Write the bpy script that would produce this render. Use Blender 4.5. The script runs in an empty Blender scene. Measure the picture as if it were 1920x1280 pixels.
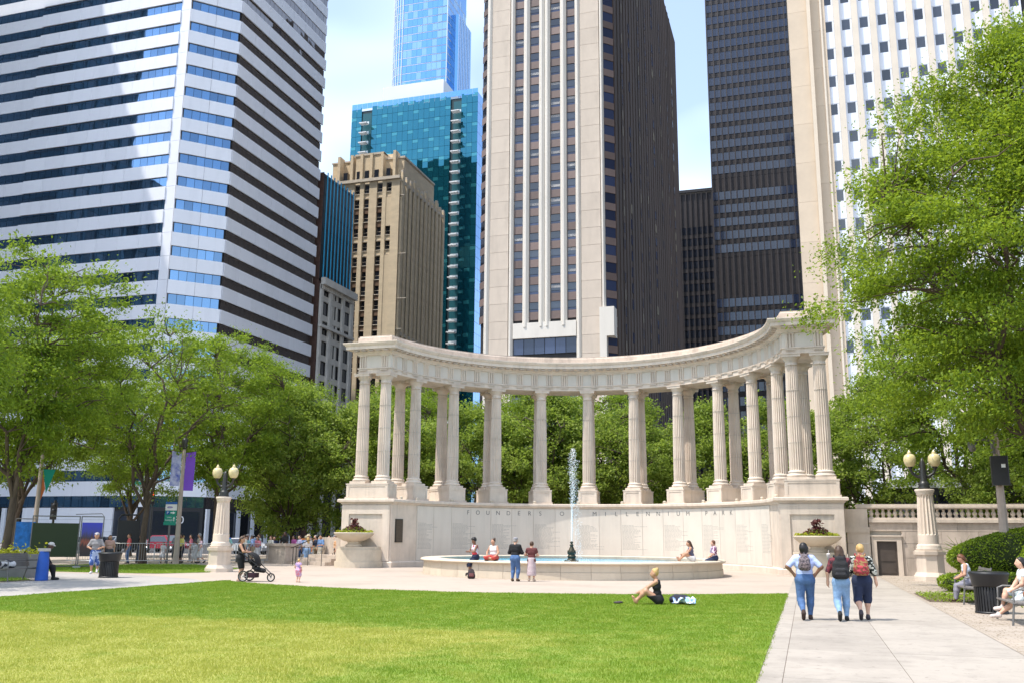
import bpy, math, random
import numpy as np
from mathutils import Vector, Matrix, Euler

# ------------------------------------------------------------------ camera, sky, sun, exposure
scene = bpy.context.scene
col = scene.collection
R = math.radians
cam_d = bpy.data.cameras.new('camera'); cam = bpy.data.objects.new('camera', cam_d); col.objects.link(cam)
cam_d.sensor_fit = 'HORIZONTAL'; cam_d.sensor_width = 36.0
cam_d.lens = 36.0 * 1752.8 / 1920.0
cam_d.clip_start = 0.1; cam_d.clip_end = 6000
cam.matrix_world = (Matrix.Translation((0, 0, 1.65)) @ Matrix.Rotation(R(17.29), 4, 'Z')
                    @ Matrix.Rotation(R(90 + 11.735), 4, 'X') @ Matrix.Rotation(R(0.475), 4, 'Z'))
scene.camera = cam
SUN_AZ, SUN_EL = 231.0, 64.3
w = bpy.data.worlds.new('World'); scene.world = w; w.use_nodes = True
nt = w.node_tree; nt.nodes.clear()
wo = nt.nodes.new('ShaderNodeOutputWorld'); bg = nt.nodes.new('ShaderNodeBackground')
sky = nt.nodes.new('ShaderNodeTexSky'); sky.sky_type = 'NISHITA'; sky.sun_disc = False
sky.sun_elevation = R(SUN_EL); sky.sun_rotation = R(SUN_AZ)
sky.air_density = 1.0; sky.dust_density = 1.6; sky.ozone_density = 1.5
wtc = nt.nodes.new('ShaderNodeTexCoord'); wmp = nt.nodes.new('ShaderNodeMapping'); wmp.inputs['Scale'].default_value = (1, 1, 2.4)
wnz = nt.nodes.new('ShaderNodeTexNoise'); wnz.inputs['Scale'].default_value = 1.9; wnz.inputs['Detail'].default_value = 3; wnz.inputs['Roughness'].default_value = .45
wrm = nt.nodes.new('ShaderNodeValToRGB'); wrm.color_ramp.elements[0].position = .45; wrm.color_ramp.elements[1].position = .80
wrm.color_ramp.elements[0].color = (.11, .11, .11, 1); wrm.color_ramp.elements[1].color = (.72, .72, .72, 1)
wmx = nt.nodes.new('ShaderNodeMix'); wmx.data_type = 'RGBA'
wmx.inputs['B'].default_value = (8.2, 9.2, 10.0, 1)
nt.links.new(wtc.outputs['Generated'], wmp.inputs['Vector']); nt.links.new(wmp.outputs['Vector'], wnz.inputs['Vector'])
nt.links.new(wnz.outputs['Fac'], wrm.inputs['Fac']); nt.links.new(wrm.outputs['Color'], wmx.inputs['Factor'])
nt.links.new(sky.outputs['Color'], wmx.inputs['A']); nt.links.new(wmx.outputs['Result'], bg.inputs['Color'])
bg.inputs['Strength'].default_value = 0.15
nt.links.new(bg.outputs['Background'], wo.inputs['Surface'])
sd = bpy.data.lights.new('sun', 'SUN'); sd.energy = 2.65; sd.angle = R(0.53); sd.color = (1.0, 0.95, 0.87)
so = bpy.data.objects.new('sun', sd); col.objects.link(so); so.location = (-60, -40, 120)
_sv = Vector((math.sin(R(SUN_AZ)) * math.cos(R(SUN_EL)), math.cos(R(SUN_AZ)) * math.cos(R(SUN_EL)), math.sin(R(SUN_EL))))
so.rotation_euler = _sv.to_track_quat('Z', 'Y').to_euler()
vs = scene.view_settings; vs.view_transform = 'Standard'; vs.look = 'None'; vs.exposure = 1.02; vs.gamma = 1.0
try: vs.use_curve_mapping = False
except Exception: pass
scene.render.engine = 'CYCLES'
scene.cycles.max_bounces = 6; scene.cycles.diffuse_bounces = 3; scene.cycles.glossy_bounces = 4
scene.cycles.transmission_bounces = 4; scene.cycles.transparent_max_bounces = 6
scene.cycles.caustics_reflective = False; scene.cycles.caustics_refractive = False
try: scene.cycles.use_denoising = True
except Exception: pass

# ------------------------------------------------------------------ helpers
rnd = random.Random(7)
def tag(o, label=None, cat=None, group=None, kind=None):
    if label: o['label'] = label
    if cat: o['category'] = cat
    if group: o['group'] = group
    if kind: o['kind'] = kind
    return o
def empty(name, loc=(0, 0, 0), rz=0.0, label=None, cat=None, group=None):
    o = bpy.data.objects.new(name, None); col.objects.link(o)
    o.location = loc; o.rotation_euler = (0, 0, rz); o.empty_display_size = .2
    return tag(o, label, cat, group)
def link(name, me, mat=None, parent=None, loc=(0, 0, 0), rot=(0, 0, 0), scale=None):
    o = bpy.data.objects.new(name, me); col.objects.link(o)
    if mat is not None and len(me.materials) == 0: me.materials.append(mat)
    o.location = loc; o.rotation_euler = rot
    if scale: o.scale = scale
    if parent is not None: o.parent = parent
    return o
def copy_tree(o, parent=None):
    c = o.copy(); col.objects.link(c); c.parent = parent
    for ch in [k for k in bpy.data.objects if k.parent == o]: copy_tree(ch, c)
    return c
def np_mesh(name, V, Q, smooth=False):
    """fast mesh from a vertex array and an (n,3|4) face array"""
    V = np.asarray(V, dtype=np.float32); Q = np.asarray(Q, dtype=np.int32)
    me = bpy.data.meshes.new(name); k = Q.shape[1]; n = len(Q)
    me.vertices.add(len(V)); me.vertices.foreach_set('co', V.ravel())
    me.loops.add(n * k); me.loops.foreach_set('vertex_index', Q.ravel())
    me.polygons.add(n); me.polygons.foreach_set('loop_start', np.arange(0, n * k, k, dtype=np.int32))
    try: me.polygons.foreach_set('loop_total', np.full(n, k, dtype=np.int32))
    except Exception: pass
    if smooth: me.polygons.foreach_set('use_smooth', np.ones(n, dtype=bool))
    me.update(calc_edges=True); me.validate()
    return me
class MB:
    """collects shapes; build() links them as ONE mesh object"""
    def __init__(s): s.v = []; s.f = []; s.m = []; s.sm = []
    def add(s, V, F, mi=0, smooth=False):
        b = len(s.v); s.v += [tuple(p) for p in V]
        for f in F: s.f.append(tuple(i + b for i in f)); s.m.append(mi); s.sm.append(smooth)
        return s
    def box(s, x0, x1, y0, y1, z0, z1, mi=0, c=0.0):
        if c <= 0:
            V = [(x, y, z) for z in (z0, z1) for y in (y0, y1) for x in (x0, x1)]
            return s.add(V, [(0, 2, 3, 1), (4, 5, 7, 6), (0, 1, 5, 4), (2, 6, 7, 3), (0, 4, 6, 2), (1, 3, 7, 5)], mi)
        return s.prism([(x0 + c, y0), (x1 - c, y0), (x1, y0 + c), (x1, y1 - c), (x1 - c, y1), (x0 + c, y1), (x0, y1 - c), (x0, y0 + c)], z0, z1, mi)
    def prism(s, poly, z0, z1, mi=0, smooth=False, top=None):
        n = len(poly); top = top or poly
        V = [(x, y, z0) for x, y in poly] + [(x, y, z1) for x, y in top]
        F = [tuple(range(n - 1, -1, -1)), tuple(range(n, 2 * n))]
        s.add(V, F, mi)
        return s.add(V, [(i, (i + 1) % n, n + (i + 1) % n, n + i) for i in range(n)], mi, smooth)
    def lathe(s, prof, seg=24, c=(0, 0, 0), mi=0, smooth=True, sx=1.0, sy=1.0, flute=None):
        n = len(prof); V = []
        for k in range(seg):
            a = 2 * math.pi * k / seg
            for i, (r, z) in enumerate(prof):
                rr = r * (1 - (flute[i] if flute else 0) * (k % 2))
                V.append((c[0] + rr * math.cos(a) * sx, c[1] + rr * math.sin(a) * sy, c[2] + z))
        F = []
        for k in range(seg):
            j = (k + 1) % seg
            for i in range(n - 1): F.append((k * n + i, j * n + i, j * n + i + 1, k * n + i + 1))
        s.add(V, F, mi, smooth)
        caps = []
        if prof[0][0] > 1e-4: caps.append(tuple(k * n for k in range(seg - 1, -1, -1)))
        if prof[-1][0] > 1e-4: caps.append(tuple(k * n + n - 1 for k in range(seg)))
        if caps:
            b = len(s.v) - len(V)
            for f in caps: s.f.append(tuple(i + b for i in f)); s.m.append(mi); s.sm.append(False)
        return s
    def tube(s, pts, rad, seg=8, mi=0, caps=True, smooth=True):
        pts = [Vector(p) for p in pts]; n = len(pts)
        if not hasattr(rad, '__len__'): rad = [rad] * n
        V = []; up = Vector((0, 0, 1)); prev = None
        for i, p in enumerate(pts):
            d = (pts[min(i + 1, n - 1)] - pts[max(i - 1, 0)]).normalized()
            if prev is None:
                a = d.cross(up)
                if a.length < .05: a = d.cross(Vector((1, 0, 0)))
                a.normalize()
            else:
                a = prev - d * prev.dot(d)
                if a.length < 1e-5: a = d.cross(up)
                a.normalize()
            prev = a; b = d.cross(a)
            for k in range(seg):
                t = 2 * math.pi * k / seg; V.append(p + (a * math.cos(t) + b * math.sin(t)) * rad[i])
        F = [(i * seg + k, i * seg + (k + 1) % seg, (i + 1) * seg + (k + 1) % seg, (i + 1) * seg + k) for i in range(n - 1) for k in range(seg)]
        s.add(V, F, mi, smooth)
        if caps: s.add(V, [tuple(range(seg - 1, -1, -1)), tuple(range((n - 1) * seg, n * seg))], mi)
        return s
    def ball(s, c, r, seg=10, rings=6, mi=0):
        r = r if hasattr(r, '__len__') else (r, r, r)
        prof = [(math.sin(math.pi * i / rings), -math.cos(math.pi * i / rings)) for i in range(rings + 1)]
        V = []; F = []
        for k in range(seg):
            a = 2 * math.pi * k / seg
            for q, z in prof: V.append((c[0] + r[0] * q * math.cos(a), c[1] + r[1] * q * math.sin(a), c[2] + r[2] * z))
        n = rings + 1
        for k in range(seg):
            j = (k + 1) % seg
            for i in range(rings): F.append((k * n + i, j * n + i, j * n + i + 1, k * n + i + 1))
        return s.add(V, F, mi, True)
    def mesh(s, name, mats=()):
        me = bpy.data.meshes.new(name); me.from_pydata(s.v, [], s.f)
        for m in (mats if isinstance(mats, (list, tuple)) else [mats]):
            if m is not None: me.materials.append(m)
        me.polygons.foreach_set('material_index', s.m); me.polygons.foreach_set('use_smooth', s.sm)
        me.update(); return me
    def build(s, name, mats, parent=None, loc=(0, 0, 0), rot=(0, 0, 0)):
        return link(name, s.mesh(name, mats), None, parent, loc, rot)

# ------------------------------------------------------------------ materials
MATS = {}
def mat(name, c, rough=.7, var=.0, scale=3.0, bump=.0, bscale=None, spec=.4, metal=0.0, rand=0.0, c2=None, detail=5, streak=False, world=False, grime=None):
    m = bpy.data.materials.new(name); m.use_nodes = True; t = m.node_tree; b = t.nodes['Principled BSDF']
    b.inputs['Base Color'].default_value = (*c, 1); b.inputs['Roughness'].default_value = rough
    b.inputs['Metallic'].default_value = metal
    try: b.inputs['Specular IOR Level'].default_value = spec
    except Exception: pass
    L = t.links.new; out = None; vec = None
    if var or bump:
        if world: g = t.nodes.new('ShaderNodeNewGeometry'); vec = g.outputs['Position']
        else: g = t.nodes.new('ShaderNodeTexCoord'); vec = g.outputs['Object']
        if streak:
            mp = t.nodes.new('ShaderNodeMapping'); mp.inputs['Scale'].default_value = streak if hasattr(streak, '__len__') else (1, 1, .15)
            L(vec, mp.inputs['Vector']); vec = mp.outputs['Vector']
    if var:
        n = t.nodes.new('ShaderNodeTexNoise'); n.inputs['Scale'].default_value = scale; n.inputs['Detail'].default_value = detail
        n.inputs['Roughness'].default_value = .6
        L(vec, n.inputs['Vector'])
        r = t.nodes.new('ShaderNodeValToRGB'); r.color_ramp.elements[0].position = .3; r.color_ramp.elements[1].position = .7
        a = c2 if c2 else tuple(max(0, x * (1 - var)) for x in c); bb = c if c2 else tuple(min(1, x * (1 + var)) for x in c)
        r.color_ramp.elements[0].color = (*a, 1); r.color_ramp.elements[1].color = (*bb, 1)
        L(n.outputs['Fac'], r.inputs['Fac']); out = r.outputs['Color']
    if grime:
        for amt, sc, lo_, hi_ in (grime if isinstance(grime, list) else [grime]):
            gg = t.nodes.new('ShaderNodeNewGeometry'); gm = t.nodes.new('ShaderNodeMapping'); gm.inputs['Scale'].default_value = sc; L(gg.outputs['Position'], gm.inputs['Vector'])
            gn = t.nodes.new('ShaderNodeTexNoise'); gn.inputs['Scale'].default_value = 1.0; gn.inputs['Detail'].default_value = 6; gn.inputs['Roughness'].default_value = .62; L(gm.outputs['Vector'], gn.inputs['Vector'])
            gr = t.nodes.new('ShaderNodeMapRange'); gr.inputs['From Min'].default_value = lo_; gr.inputs['From Max'].default_value = hi_; gr.inputs['To Min'].default_value = 1; gr.inputs['To Max'].default_value = 1 - amt; L(gn.outputs['Fac'], gr.inputs['Value'])
            mx = t.nodes.new('ShaderNodeMix'); mx.data_type = 'RGBA'; mx.blend_type = 'MULTIPLY'; mx.inputs['Factor'].default_value = 1
            if out: L(out, mx.inputs['A'])
            else: mx.inputs['A'].default_value = (*c, 1)
            L(gr.outputs['Result'], mx.inputs['B']); out = mx.outputs['Result']
    if rand:
        oi = t.nodes.new('ShaderNodeObjectInfo'); mr = t.nodes.new('ShaderNodeMapRange')
        mr.inputs['To Min'].default_value = 1 - rand; mr.inputs['To Max'].default_value = 1 + rand
        L(oi.outputs['Random'], mr.inputs['Value'])
        mx = t.nodes.new('ShaderNodeMix'); mx.data_type = 'RGBA'; mx.blend_type = 'MULTIPLY'; mx.inputs['Factor'].default_value = 1
        if out: L(out, mx.inputs['A'])
        else: mx.inputs['A'].default_value = (*c, 1)
        L(mr.outputs['Result'], mx.inputs['B']); out = mx.outputs['Result']
    if out: L(out, b.inputs['Base Color'])
    if bump:
        n2 = t.nodes.new('ShaderNodeTexNoise'); n2.inputs['Scale'].default_value = bscale or scale * 6; n2.inputs['Detail'].default_value = 4
        L(vec, n2.inputs['Vector'])
        bp = t.nodes.new('ShaderNodeBump'); bp.inputs['Strength'].default_value = bump; bp.inputs['Distance'].default_value = .02
        L(n2.outputs['Fac'], bp.inputs['Height']); L(bp.outputs['Normal'], b.inputs['Normal'])
    MATS[name] = m; return m
def leafmat(name, c1, c2, tr, rough=.55, tmix=.42):
    m = bpy.data.materials.new(name); m.use_nodes = True; t = m.node_tree; L = t.links.new
    b = t.nodes['Principled BSDF']; out = t.nodes['Material Output']
    b.inputs['Roughness'].default_value = rough
    try: b.inputs['Specular IOR Level'].default_value = .22
    except Exception: pass
    g = t.nodes.new('ShaderNodeNewGeometry'); n = t.nodes.new('ShaderNodeTexNoise'); n.inputs['Scale'].default_value = 1.1; n.inputs['Detail'].default_value = 3
    L(g.outputs['Position'], n.inputs['Vector'])
    ad = t.nodes.new('ShaderNodeMath'); ad.operation = 'ADD'; ad.use_clamp = True
    ml = t.nodes.new('ShaderNodeMath'); ml.operation = 'MULTIPLY_ADD'; ml.inputs[1].default_value = .5; ml.inputs[2].default_value = -.25
    L(g.outputs['Random Per Island'], ml.inputs[0]); L(n.outputs['Fac'], ad.inputs[0]); L(ml.outputs[0], ad.inputs[1])
    r = t.nodes.new('ShaderNodeValToRGB'); r.color_ramp.elements[0].position = .25; r.color_ramp.elements[1].position = .75
    r.color_ramp.elements[0].color = (*c1, 1); r.color_ramp.elements[1].color = (*c2, 1)
    L(ad.outputs[0], r.inputs['Fac']); L(r.outputs['Color'], b.inputs['Base Color'])
    tl = t.nodes.new('ShaderNodeBsdfTranslucent'); tl.inputs['Color'].default_value = (*tr, 1)
    ms = t.nodes.new('ShaderNodeMixShader'); ms.inputs['Fac'].default_value = tmix
    L(b.outputs['BSDF'], ms.inputs[1]); L(tl.outputs['BSDF'], ms.inputs[2]); L(ms.outputs['Shader'], out.inputs['Surface'])
    MATS[name] = m; return m
def glassmat(name, c, rough=.03, spec=1.0, ior=1.9, rand=.25, wob=.0, wscale=.35, metal=0.0, coat=.5):
    """mirror-like facade glass: dark tinted body with a strong clear reflection"""
    m = mat(name, c, rough, spec=spec, rand=rand, metal=metal); t = m.node_tree; b = t.nodes['Principled BSDF']
    b.inputs['IOR'].default_value = ior
    try: b.inputs['Coat Weight'].default_value = coat; b.inputs['Coat Roughness'].default_value = .02; b.inputs['Coat IOR'].default_value = 1.8
    except Exception: pass
    if wob:
        g = t.nodes.new('ShaderNodeNewGeometry'); n = t.nodes.new('ShaderNodeTexNoise'); n.inputs['Scale'].default_value = wscale; n.inputs['Detail'].default_value = 1
        bp = t.nodes.new('ShaderNodeBump'); bp.inputs['Strength'].default_value = wob; bp.inputs['Distance'].default_value = .3
        t.links.new(g.outputs['Position'], n.inputs['Vector']); t.links.new(n.outputs['Fac'], bp.inputs['Height']); t.links.new(bp.outputs['Normal'], b.inputs['Normal'])
    return m
ST_G = [(.20, (3.2, 3.2, .22), .50, .72), (.14, (.9, .9, .9), .48, .75)]
STONE = mat('limestone', (.64, .54, .445), .75, .08, 1.3, .14, 30, rand=.05, grime=ST_G)
STONE2 = mat('limestone_panel', (.62, .56, .485), .72, .05, .9, .06, 30, rand=.05, grime=(.10, (2.5, 2.5, .2), .5, .75))
STONE3 = mat('limestone_weathered', (.52, .43, .355), .8, .13, 1.6, .2, 25, rand=.07, streak=(1, 1, .5), grime=[(.28, (2.2, 2.2, .5), .47, .7), (.15, (7, 7, 7), .5, .75)])
CREAM = mat('cream_stone', (.58, .495, .385), .7, .06, 2.0, .10, 30, rand=.07, grime=[(.16, (1.5, 1.5, 1.0), .5, .72)])
CONC = mat('pale_concrete', (.36, .318, .272), .85, .07, .35, .18, 40, world=True, rand=.07, detail=8, grime=[(.24, (.55, .55, 1), .48, .70), (.16, (3.5, 3.5, 1), .52, .7), (.35, (9, 9, 1), .62, .67)])
PLAZA = mat('plaza_concrete', (.42, .347, .285), .85, .05, .25, .14, 35, world=True, detail=8, grime=[(.16, (.35, .35, 1), .5, .72), (.10, (2.5, 2.5, 1), .52, .7)])
PATH = mat('path_concrete', (.36, .335, .31), .85, .08, .3, .12, 35, world=True, detail=8, grime=[(.2, (.5, .5, 1), .5, .72), (.2, (8, 8, 1), .62, .72)])
ASPH = mat('asphalt', (.05, .05, .053), .9, .2, .6, .3, 60, world=True)
KERB = mat('kerb_stone', (.36, .35, .33), .85, .1, 1.0, .1)
SOIL = mat('soil', (.12, .085, .06), .95, .35, 3.0, .6, 20, world=True)
BLACK = mat('black_metal', (.012, .012, .014), .45, .15, 4, spec=.5)
DARKM = mat('dark_bronze', (.035, .035, .033), .4, .25, 6, spec=.5, metal=.3)
BRONZE = mat('green_bronze', (.05, .045, .028), .42, .35, 9, .2, 40, metal=.5)
STEEL = mat('galvanised_steel', (.45, .46, .47), .4, .08, 6, metal=.8)
GREYM = mat('grey_metal', (.16, .155, .15), .5, .1, 5, metal=.4)
WHITE = mat('white_paint', (.78, .78, .78), .5, .03, 3)
GLOBE = mat('amber_glass_globe', (.62, .52, .28), .22, .12, 6, spec=.6)
BARK = mat('bark', (.085, .062, .045), .9, .35, 5, .6, 14, streak=(1, 1, .3))
POOLF = mat('pool_floor_paint', (.10, .42, .60), .5, .08, 1.2)
WATER = mat('pool_water', (.03, .40, .62), .12, .10, 1.3, .10, 4.5, spec=.12, world=True)
SPRAY = mat('water_spray', (.95, .94, .92), .6, spec=.3)
LEAF_A = leafmat('leaf_locust', (.05, .105, .012), (.225, .325, .03), (.33, .46, .04))
LEAF_B = leafmat('leaf_crabapple', (.065, .12, .014), (.30, .37, .07), (.34, .46, .06), tmix=.42)
LEAF_C = leafmat('leaf_elm', (.045, .095, .010), (.23, .325, .025), (.36, .48, .035), .5)
LEAF_H = leafmat('leaf_hedge', (.10, .17, .012), (.28, .38, .03), (.32, .44, .03), tmix=.3)
LEAF_P = leafmat('leaf_purple', (.05, .015, .02), (.14, .05, .04), (.2, .06, .05), tmix=.25)
LEAF_Y = leafmat('leaf_lime', (.25, .30, .02), (.45, .45, .03), (.5, .5, .03), tmix=.3)
# ------------------------------------------------------------------ the setting: ground, streets, lawn, paving
CX, CY = -11.04, 45.12            # centre of the curved colonnade
FX, FY, FR = -10.35, 42.7, 6.75   # fountain
def sheet(name, poly, z, m, kind='structure', thick=.0):
    mb = MB(); n = len(poly)
    if thick: mb.prism(poly, z - thick, z)
    else: mb.add([(x, y, z) for x, y in poly], [tuple(range(n))])
    o = mb.build(name, m); o['kind'] = kind; return o
sheet('ground', [(-2500, -900), (2500, -900), (2500, 3500), (-2500, 3500)], -.14, mat('city_ground', (.20, .19, .18), .9, .2, .05, world=True))
sheet('road', [(-84, -300), (-56, -300), (-56, 900), (-84, 900)], -.125, ASPH)
sheet('cross_street', [(-56, 68), (260, 68), (260, 86), (-56, 86)], -.120, ASPH)
lm = MB()
for k in range(26):
    lm.box(-70.1, -69.9, 20 + k * 9, 23 + k * 9, -.119, -.116)
for k in range(8): lm.box(-82 + k * 3.4, -80.4 + k * 3.4, 64.5, 67.5, -.119, -.116)
for k in range(20): lm.box(-50 + k * 9, -47 + k * 9, 76.9, 77.1, -.114, -.111)
lm.build('road_markings', WHITE)['kind'] = 'structure'
sheet('far_pavement', [(-130, 95), (-84.2, 95), (-84.2, 300), (-130, 300)], .0, CONC, thick=.13)
sheet('north_pavement', [(-55.8, 86.2), (200, 86.2), (200, 138), (-55.8, 138)], .0, CONC, thick=.13)
sheet('park_pavement', [(-55.8, -60), (120, -60), (120, 67.8), (-55.8, 67.8)], 0.0, PLAZA, thick=.13)
kb = MB(); kb.box(-56.0, -55.8, -60, 67.8, -.13, .012); kb.box(-55.8, 120, 67.8, 68.0, -.13, .012)
kb.box(-84.2, -84.0, 95, 300, -.13, .012); kb.box(-55.8, 200, 86.0, 86.2, -.13, .012)
kb.build('kerb', KERB)['kind'] = 'structure'
# west path, lighter grey than the plaza
sheet('west_path', [(-25.6, -8), (-20.0, -8), (-20.0, 29.0), (-21.8, 30.6), (-25.0, 32.2), (-38, 33.5), (-38, 31.0), (-27.6, 29.6), (-25.6, 27.6)], .005, PATH)
# the concrete walk on the right: slabs with open joints
wk = empty('walkway', (0, 0, 0)); wk['kind'] = 'structure'
xs = [-.655, -.37, 1.10, 2.92]; ys = [3.0 + 3.1 * k for k in range(15)]
for i in range(3):
    sm = MB(); wdt = xs[i + 1] - xs[i]; sm.box(.004, wdt - .004, .004, 3.092, -.05, .0095); sme = sm.mesh('slab', CONC)
    for y in ys[:-1]:
        link('slab', sme, None, wk, (xs[i], y, rnd.uniform(-.001, .001)))
wj = MB(); wj.box(-.65, 2.92, 3.0, 46.4, .0015, .003); wj.build('joint_bed', SOIL, wk)
# pavers to the right of the walk
PAVER = mat('paver', (.385, .325, .268), .9, .12, .5, .15, 30, world=True, rand=.04)
_t = PAVER.node_tree; _b = _t.nodes['Principled BSDF']
_g = _t.nodes.new('ShaderNodeNewGeometry'); _br = _t.nodes.new('ShaderNodeTexBrick'); _br.inputs['Scale'].default_value = 1.0
_br.inputs['Brick Width'].default_value = .30; _br.inputs['Row Height'].default_value = .15; _br.inputs['Mortar Size'].default_value = .006
_br.inputs['Color1'].default_value = (1, 1, 1, 1); _br.inputs['Color2'].default_value = (.86, .84, .80, 1); _br.inputs['Mortar'].default_value = (.55, .52, .48, 1)
_t.links.new(_g.outputs['Position'], _br.inputs['Vector'])
_mx = _t.nodes.new('ShaderNodeMix'); _mx.data_type = 'RGBA'; _mx.blend_type = 'MULTIPLY'; _mx.inputs['Factor'].default_value = 1
_src = _b.inputs['Base Color'].links[0].from_socket
_t.links.new(_src, _mx.inputs['A']); _t.links.new(_br.outputs['Color'], _mx.inputs['B']); _t.links.new(_mx.outputs['Result'], _b.inputs['Base Color'])
sheet('paved_terrace', [(2.93, 3), (14, 3), (14, 47.2), (2.93, 47.2)], .0075, PAVER)
sheet('planting_bed', [(3.05, 28.2), (5.4, 28.2), (5.4, 32.9), (3.05, 32.4)], .012, SOIL)
sheet('shrub_bed', [(4.9, 29.0), (16, 20.0), (16, 46.8), (5.6, 46.8)], .014, SOIL)
# fallen leaves and grit on the terrace
dv = []; dq = []
rg = np.random.default_rng(5)
for k in range(1500):
    x = 2.95 + abs(rg.normal(0, 1.2)); y = rg.uniform(12, 45)
    if x > 4.9: continue
    s = rg.uniform(.012, .03); a = rg.uniform(0, 6.28); b = len(dv); c, d = math.cos(a) * s, math.sin(a) * s
    z = .016 + rg.uniform(0, .004)
    dv += [(x - c, y - d, z), (x + d * .5, y - c * .5, z + .004), (x + c, y + d, z), (x - d * .5, y + c * .5, z + .004)]; dq.append((b, b + 1, b + 2, b + 3))
lo = link('leaf_litter', np_mesh('leaf_litter', dv, dq), mat('dry_leaf', (.20, .15, .06), .9, .4, 3, world=True)); tag(lo, 'dry fallen leaf bits scattered over the terrace paving', 'leaf litter', kind='stuff')

# lawns: soil-green sheet plus real blades
def arc(cx, cy, r, a0, a1, n): return [(cx + r * math.sin(R(a0 + (a1 - a0) * i / n)), cy + r * math.cos(R(a0 + (a1 - a0) * i / n))) for i in range(n + 1)]
LAWNM = mat('lawn_base', (.125, .185, .022), .95, .2, .6, .5, 40, world=True)
def lawnmat(name, lush, dry, both):
    m = bpy.data.materials.new(name); m.use_nodes = True; t = m.node_tree; L = t.links.new; b = t.nodes['Principled BSDF']; b.inputs['Roughness'].default_value = .6
    g = t.nodes.new('ShaderNodeNewGeometry')
    n1 = t.nodes.new('ShaderNodeTexNoise'); n1.inputs['Scale'].default_value = .16; n1.inputs['Detail'].default_value = 3; n1.inputs['Roughness'].default_value = .6
    n2 = t.nodes.new('ShaderNodeTexNoise'); n2.inputs['Scale'].default_value = 2.2; n2.inputs['Detail'].default_value = 6
    sx = t.nodes.new('ShaderNodeSeparateXYZ'); L(g.outputs['Position'], sx.inputs[0]); L(g.outputs['Position'], n1.inputs['Vector']); L(g.outputs['Position'], n2.inputs['Vector'])
    # a worn band of drier turf runs across the middle of the lawn, mown lusher beyond it and by the walk
    n3 = t.nodes.new('ShaderNodeTexNoise'); n3.inputs['Scale'].default_value = .45; n3.inputs['Detail'].default_value = 5; n3.inputs['Roughness'].default_value = .65; L(g.outputs['Position'], n3.inputs['Vector'])
    d1 = t.nodes.new('ShaderNodeMath'); d1.operation = 'MULTIPLY_ADD'; d1.inputs[1].default_value = 2.2; d1.inputs[2].default_value = -1.1; L(n3.outputs['Fac'], d1.inputs[0])
    yy = t.nodes.new('ShaderNodeMath'); yy.operation = 'ADD'; L(sx.outputs['Y'], yy.inputs[0]); L(d1.outputs[0], yy.inputs[1])
    mr = t.nodes.new('ShaderNodeMapRange'); mr.interpolation_type = 'SMOOTHSTEP'; mr.inputs['From Min'].default_value = 15.6; mr.inputs['From Max'].default_value = 17.0; mr.inputs['To Min'].default_value = 1; mr.inputs['To Max'].default_value = 0
    L(yy.outputs[0], mr.inputs['Value'])
    d2 = t.nodes.new('ShaderNodeMath'); d2.operation = 'MULTIPLY_ADD'; d2.inputs[1].default_value = 7.0; d2.inputs[2].default_value = -3.5; L(n1.outputs['Fac'], d2.inputs[0])
    x2 = t.nodes.new('ShaderNodeMath'); x2.operation = 'MULTIPLY_ADD'; x2.inputs[1].default_value = -.34; L(sx.outputs['Y'], x2.inputs[0]); L(sx.outputs['X'], x2.inputs[2])
    x3 = t.nodes.new('ShaderNodeMath'); x3.operation = 'ADD'; L(x2.outputs[0], x3.inputs[0]); L(d2.outputs[0], x3.inputs[1])
    xr = t.nodes.new('ShaderNodeMapRange'); xr.interpolation_type = 'SMOOTHSTEP'; xr.inputs['From Min'].default_value = -11.0; xr.inputs['From Max'].default_value = -8.2; xr.inputs['To Min'].default_value = 1; xr.inputs['To Max'].default_value = .12
    L(x3.outputs[0], xr.inputs['Value'])
    mu = t.nodes.new('ShaderNodeMath'); mu.operation = 'MULTIPLY'; L(mr.outputs['Result'], mu.inputs[0]); L(xr.outputs['Result'], mu.inputs[1])
    ad = t.nodes.new('ShaderNodeMath'); ad.operation = 'MULTIPLY_ADD'; ad.inputs[1].default_value = 1.7; ad.inputs[2].default_value = -.80; L(n2.outputs['Fac'], ad.inputs[0])
    sw = t.nodes.new('ShaderNodeMath'); sw.operation = 'MULTIPLY_ADD'; sw.inputs[1].default_value = 4.2; L(sx.outputs['X'], sw.inputs[0]); L(n3.outputs['Fac'], sw.inputs[2]); sn = t.nodes.new('ShaderNodeMath'); sn.operation = 'SINE'; L(sw.outputs[0], sn.inputs[0]); s0 = t.nodes.new('ShaderNodeMath'); s0.operation = 'MULTIPLY_ADD'; s0.inputs[1].default_value = .06; L(sn.outputs[0], s0.inputs[0]); L(ad.outputs[0], s0.inputs[2]); ad = s0
    su = t.nodes.new('ShaderNodeMath'); su.operation = 'ADD'; L(mu.outputs[0], su.inputs[0]); L(ad.outputs[0], su.inputs[1])
    ri = t.nodes.new('ShaderNodeMath'); ri.operation = 'MULTIPLY_ADD'; ri.inputs[1].default_value = .5 if both else 0; ri.inputs[2].default_value = -.25 if both else 0; L(g.outputs['Random Per Island'], ri.inputs[0])
    s2 = t.nodes.new('ShaderNodeMath'); s2.operation = 'ADD'; s2.use_clamp = True; L(su.outputs[0], s2.inputs[0]); L(ri.outputs[0], s2.inputs[1])
    r = t.nodes.new('ShaderNodeValToRGB'); r.color_ramp.elements[0].color = (*lush, 1); r.color_ramp.elements[1].color = (*dry, 1)
    L(s2.outputs[0], r.inputs['Fac']); L(r.outputs['Color'], b.inputs['Base Color'])
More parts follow.
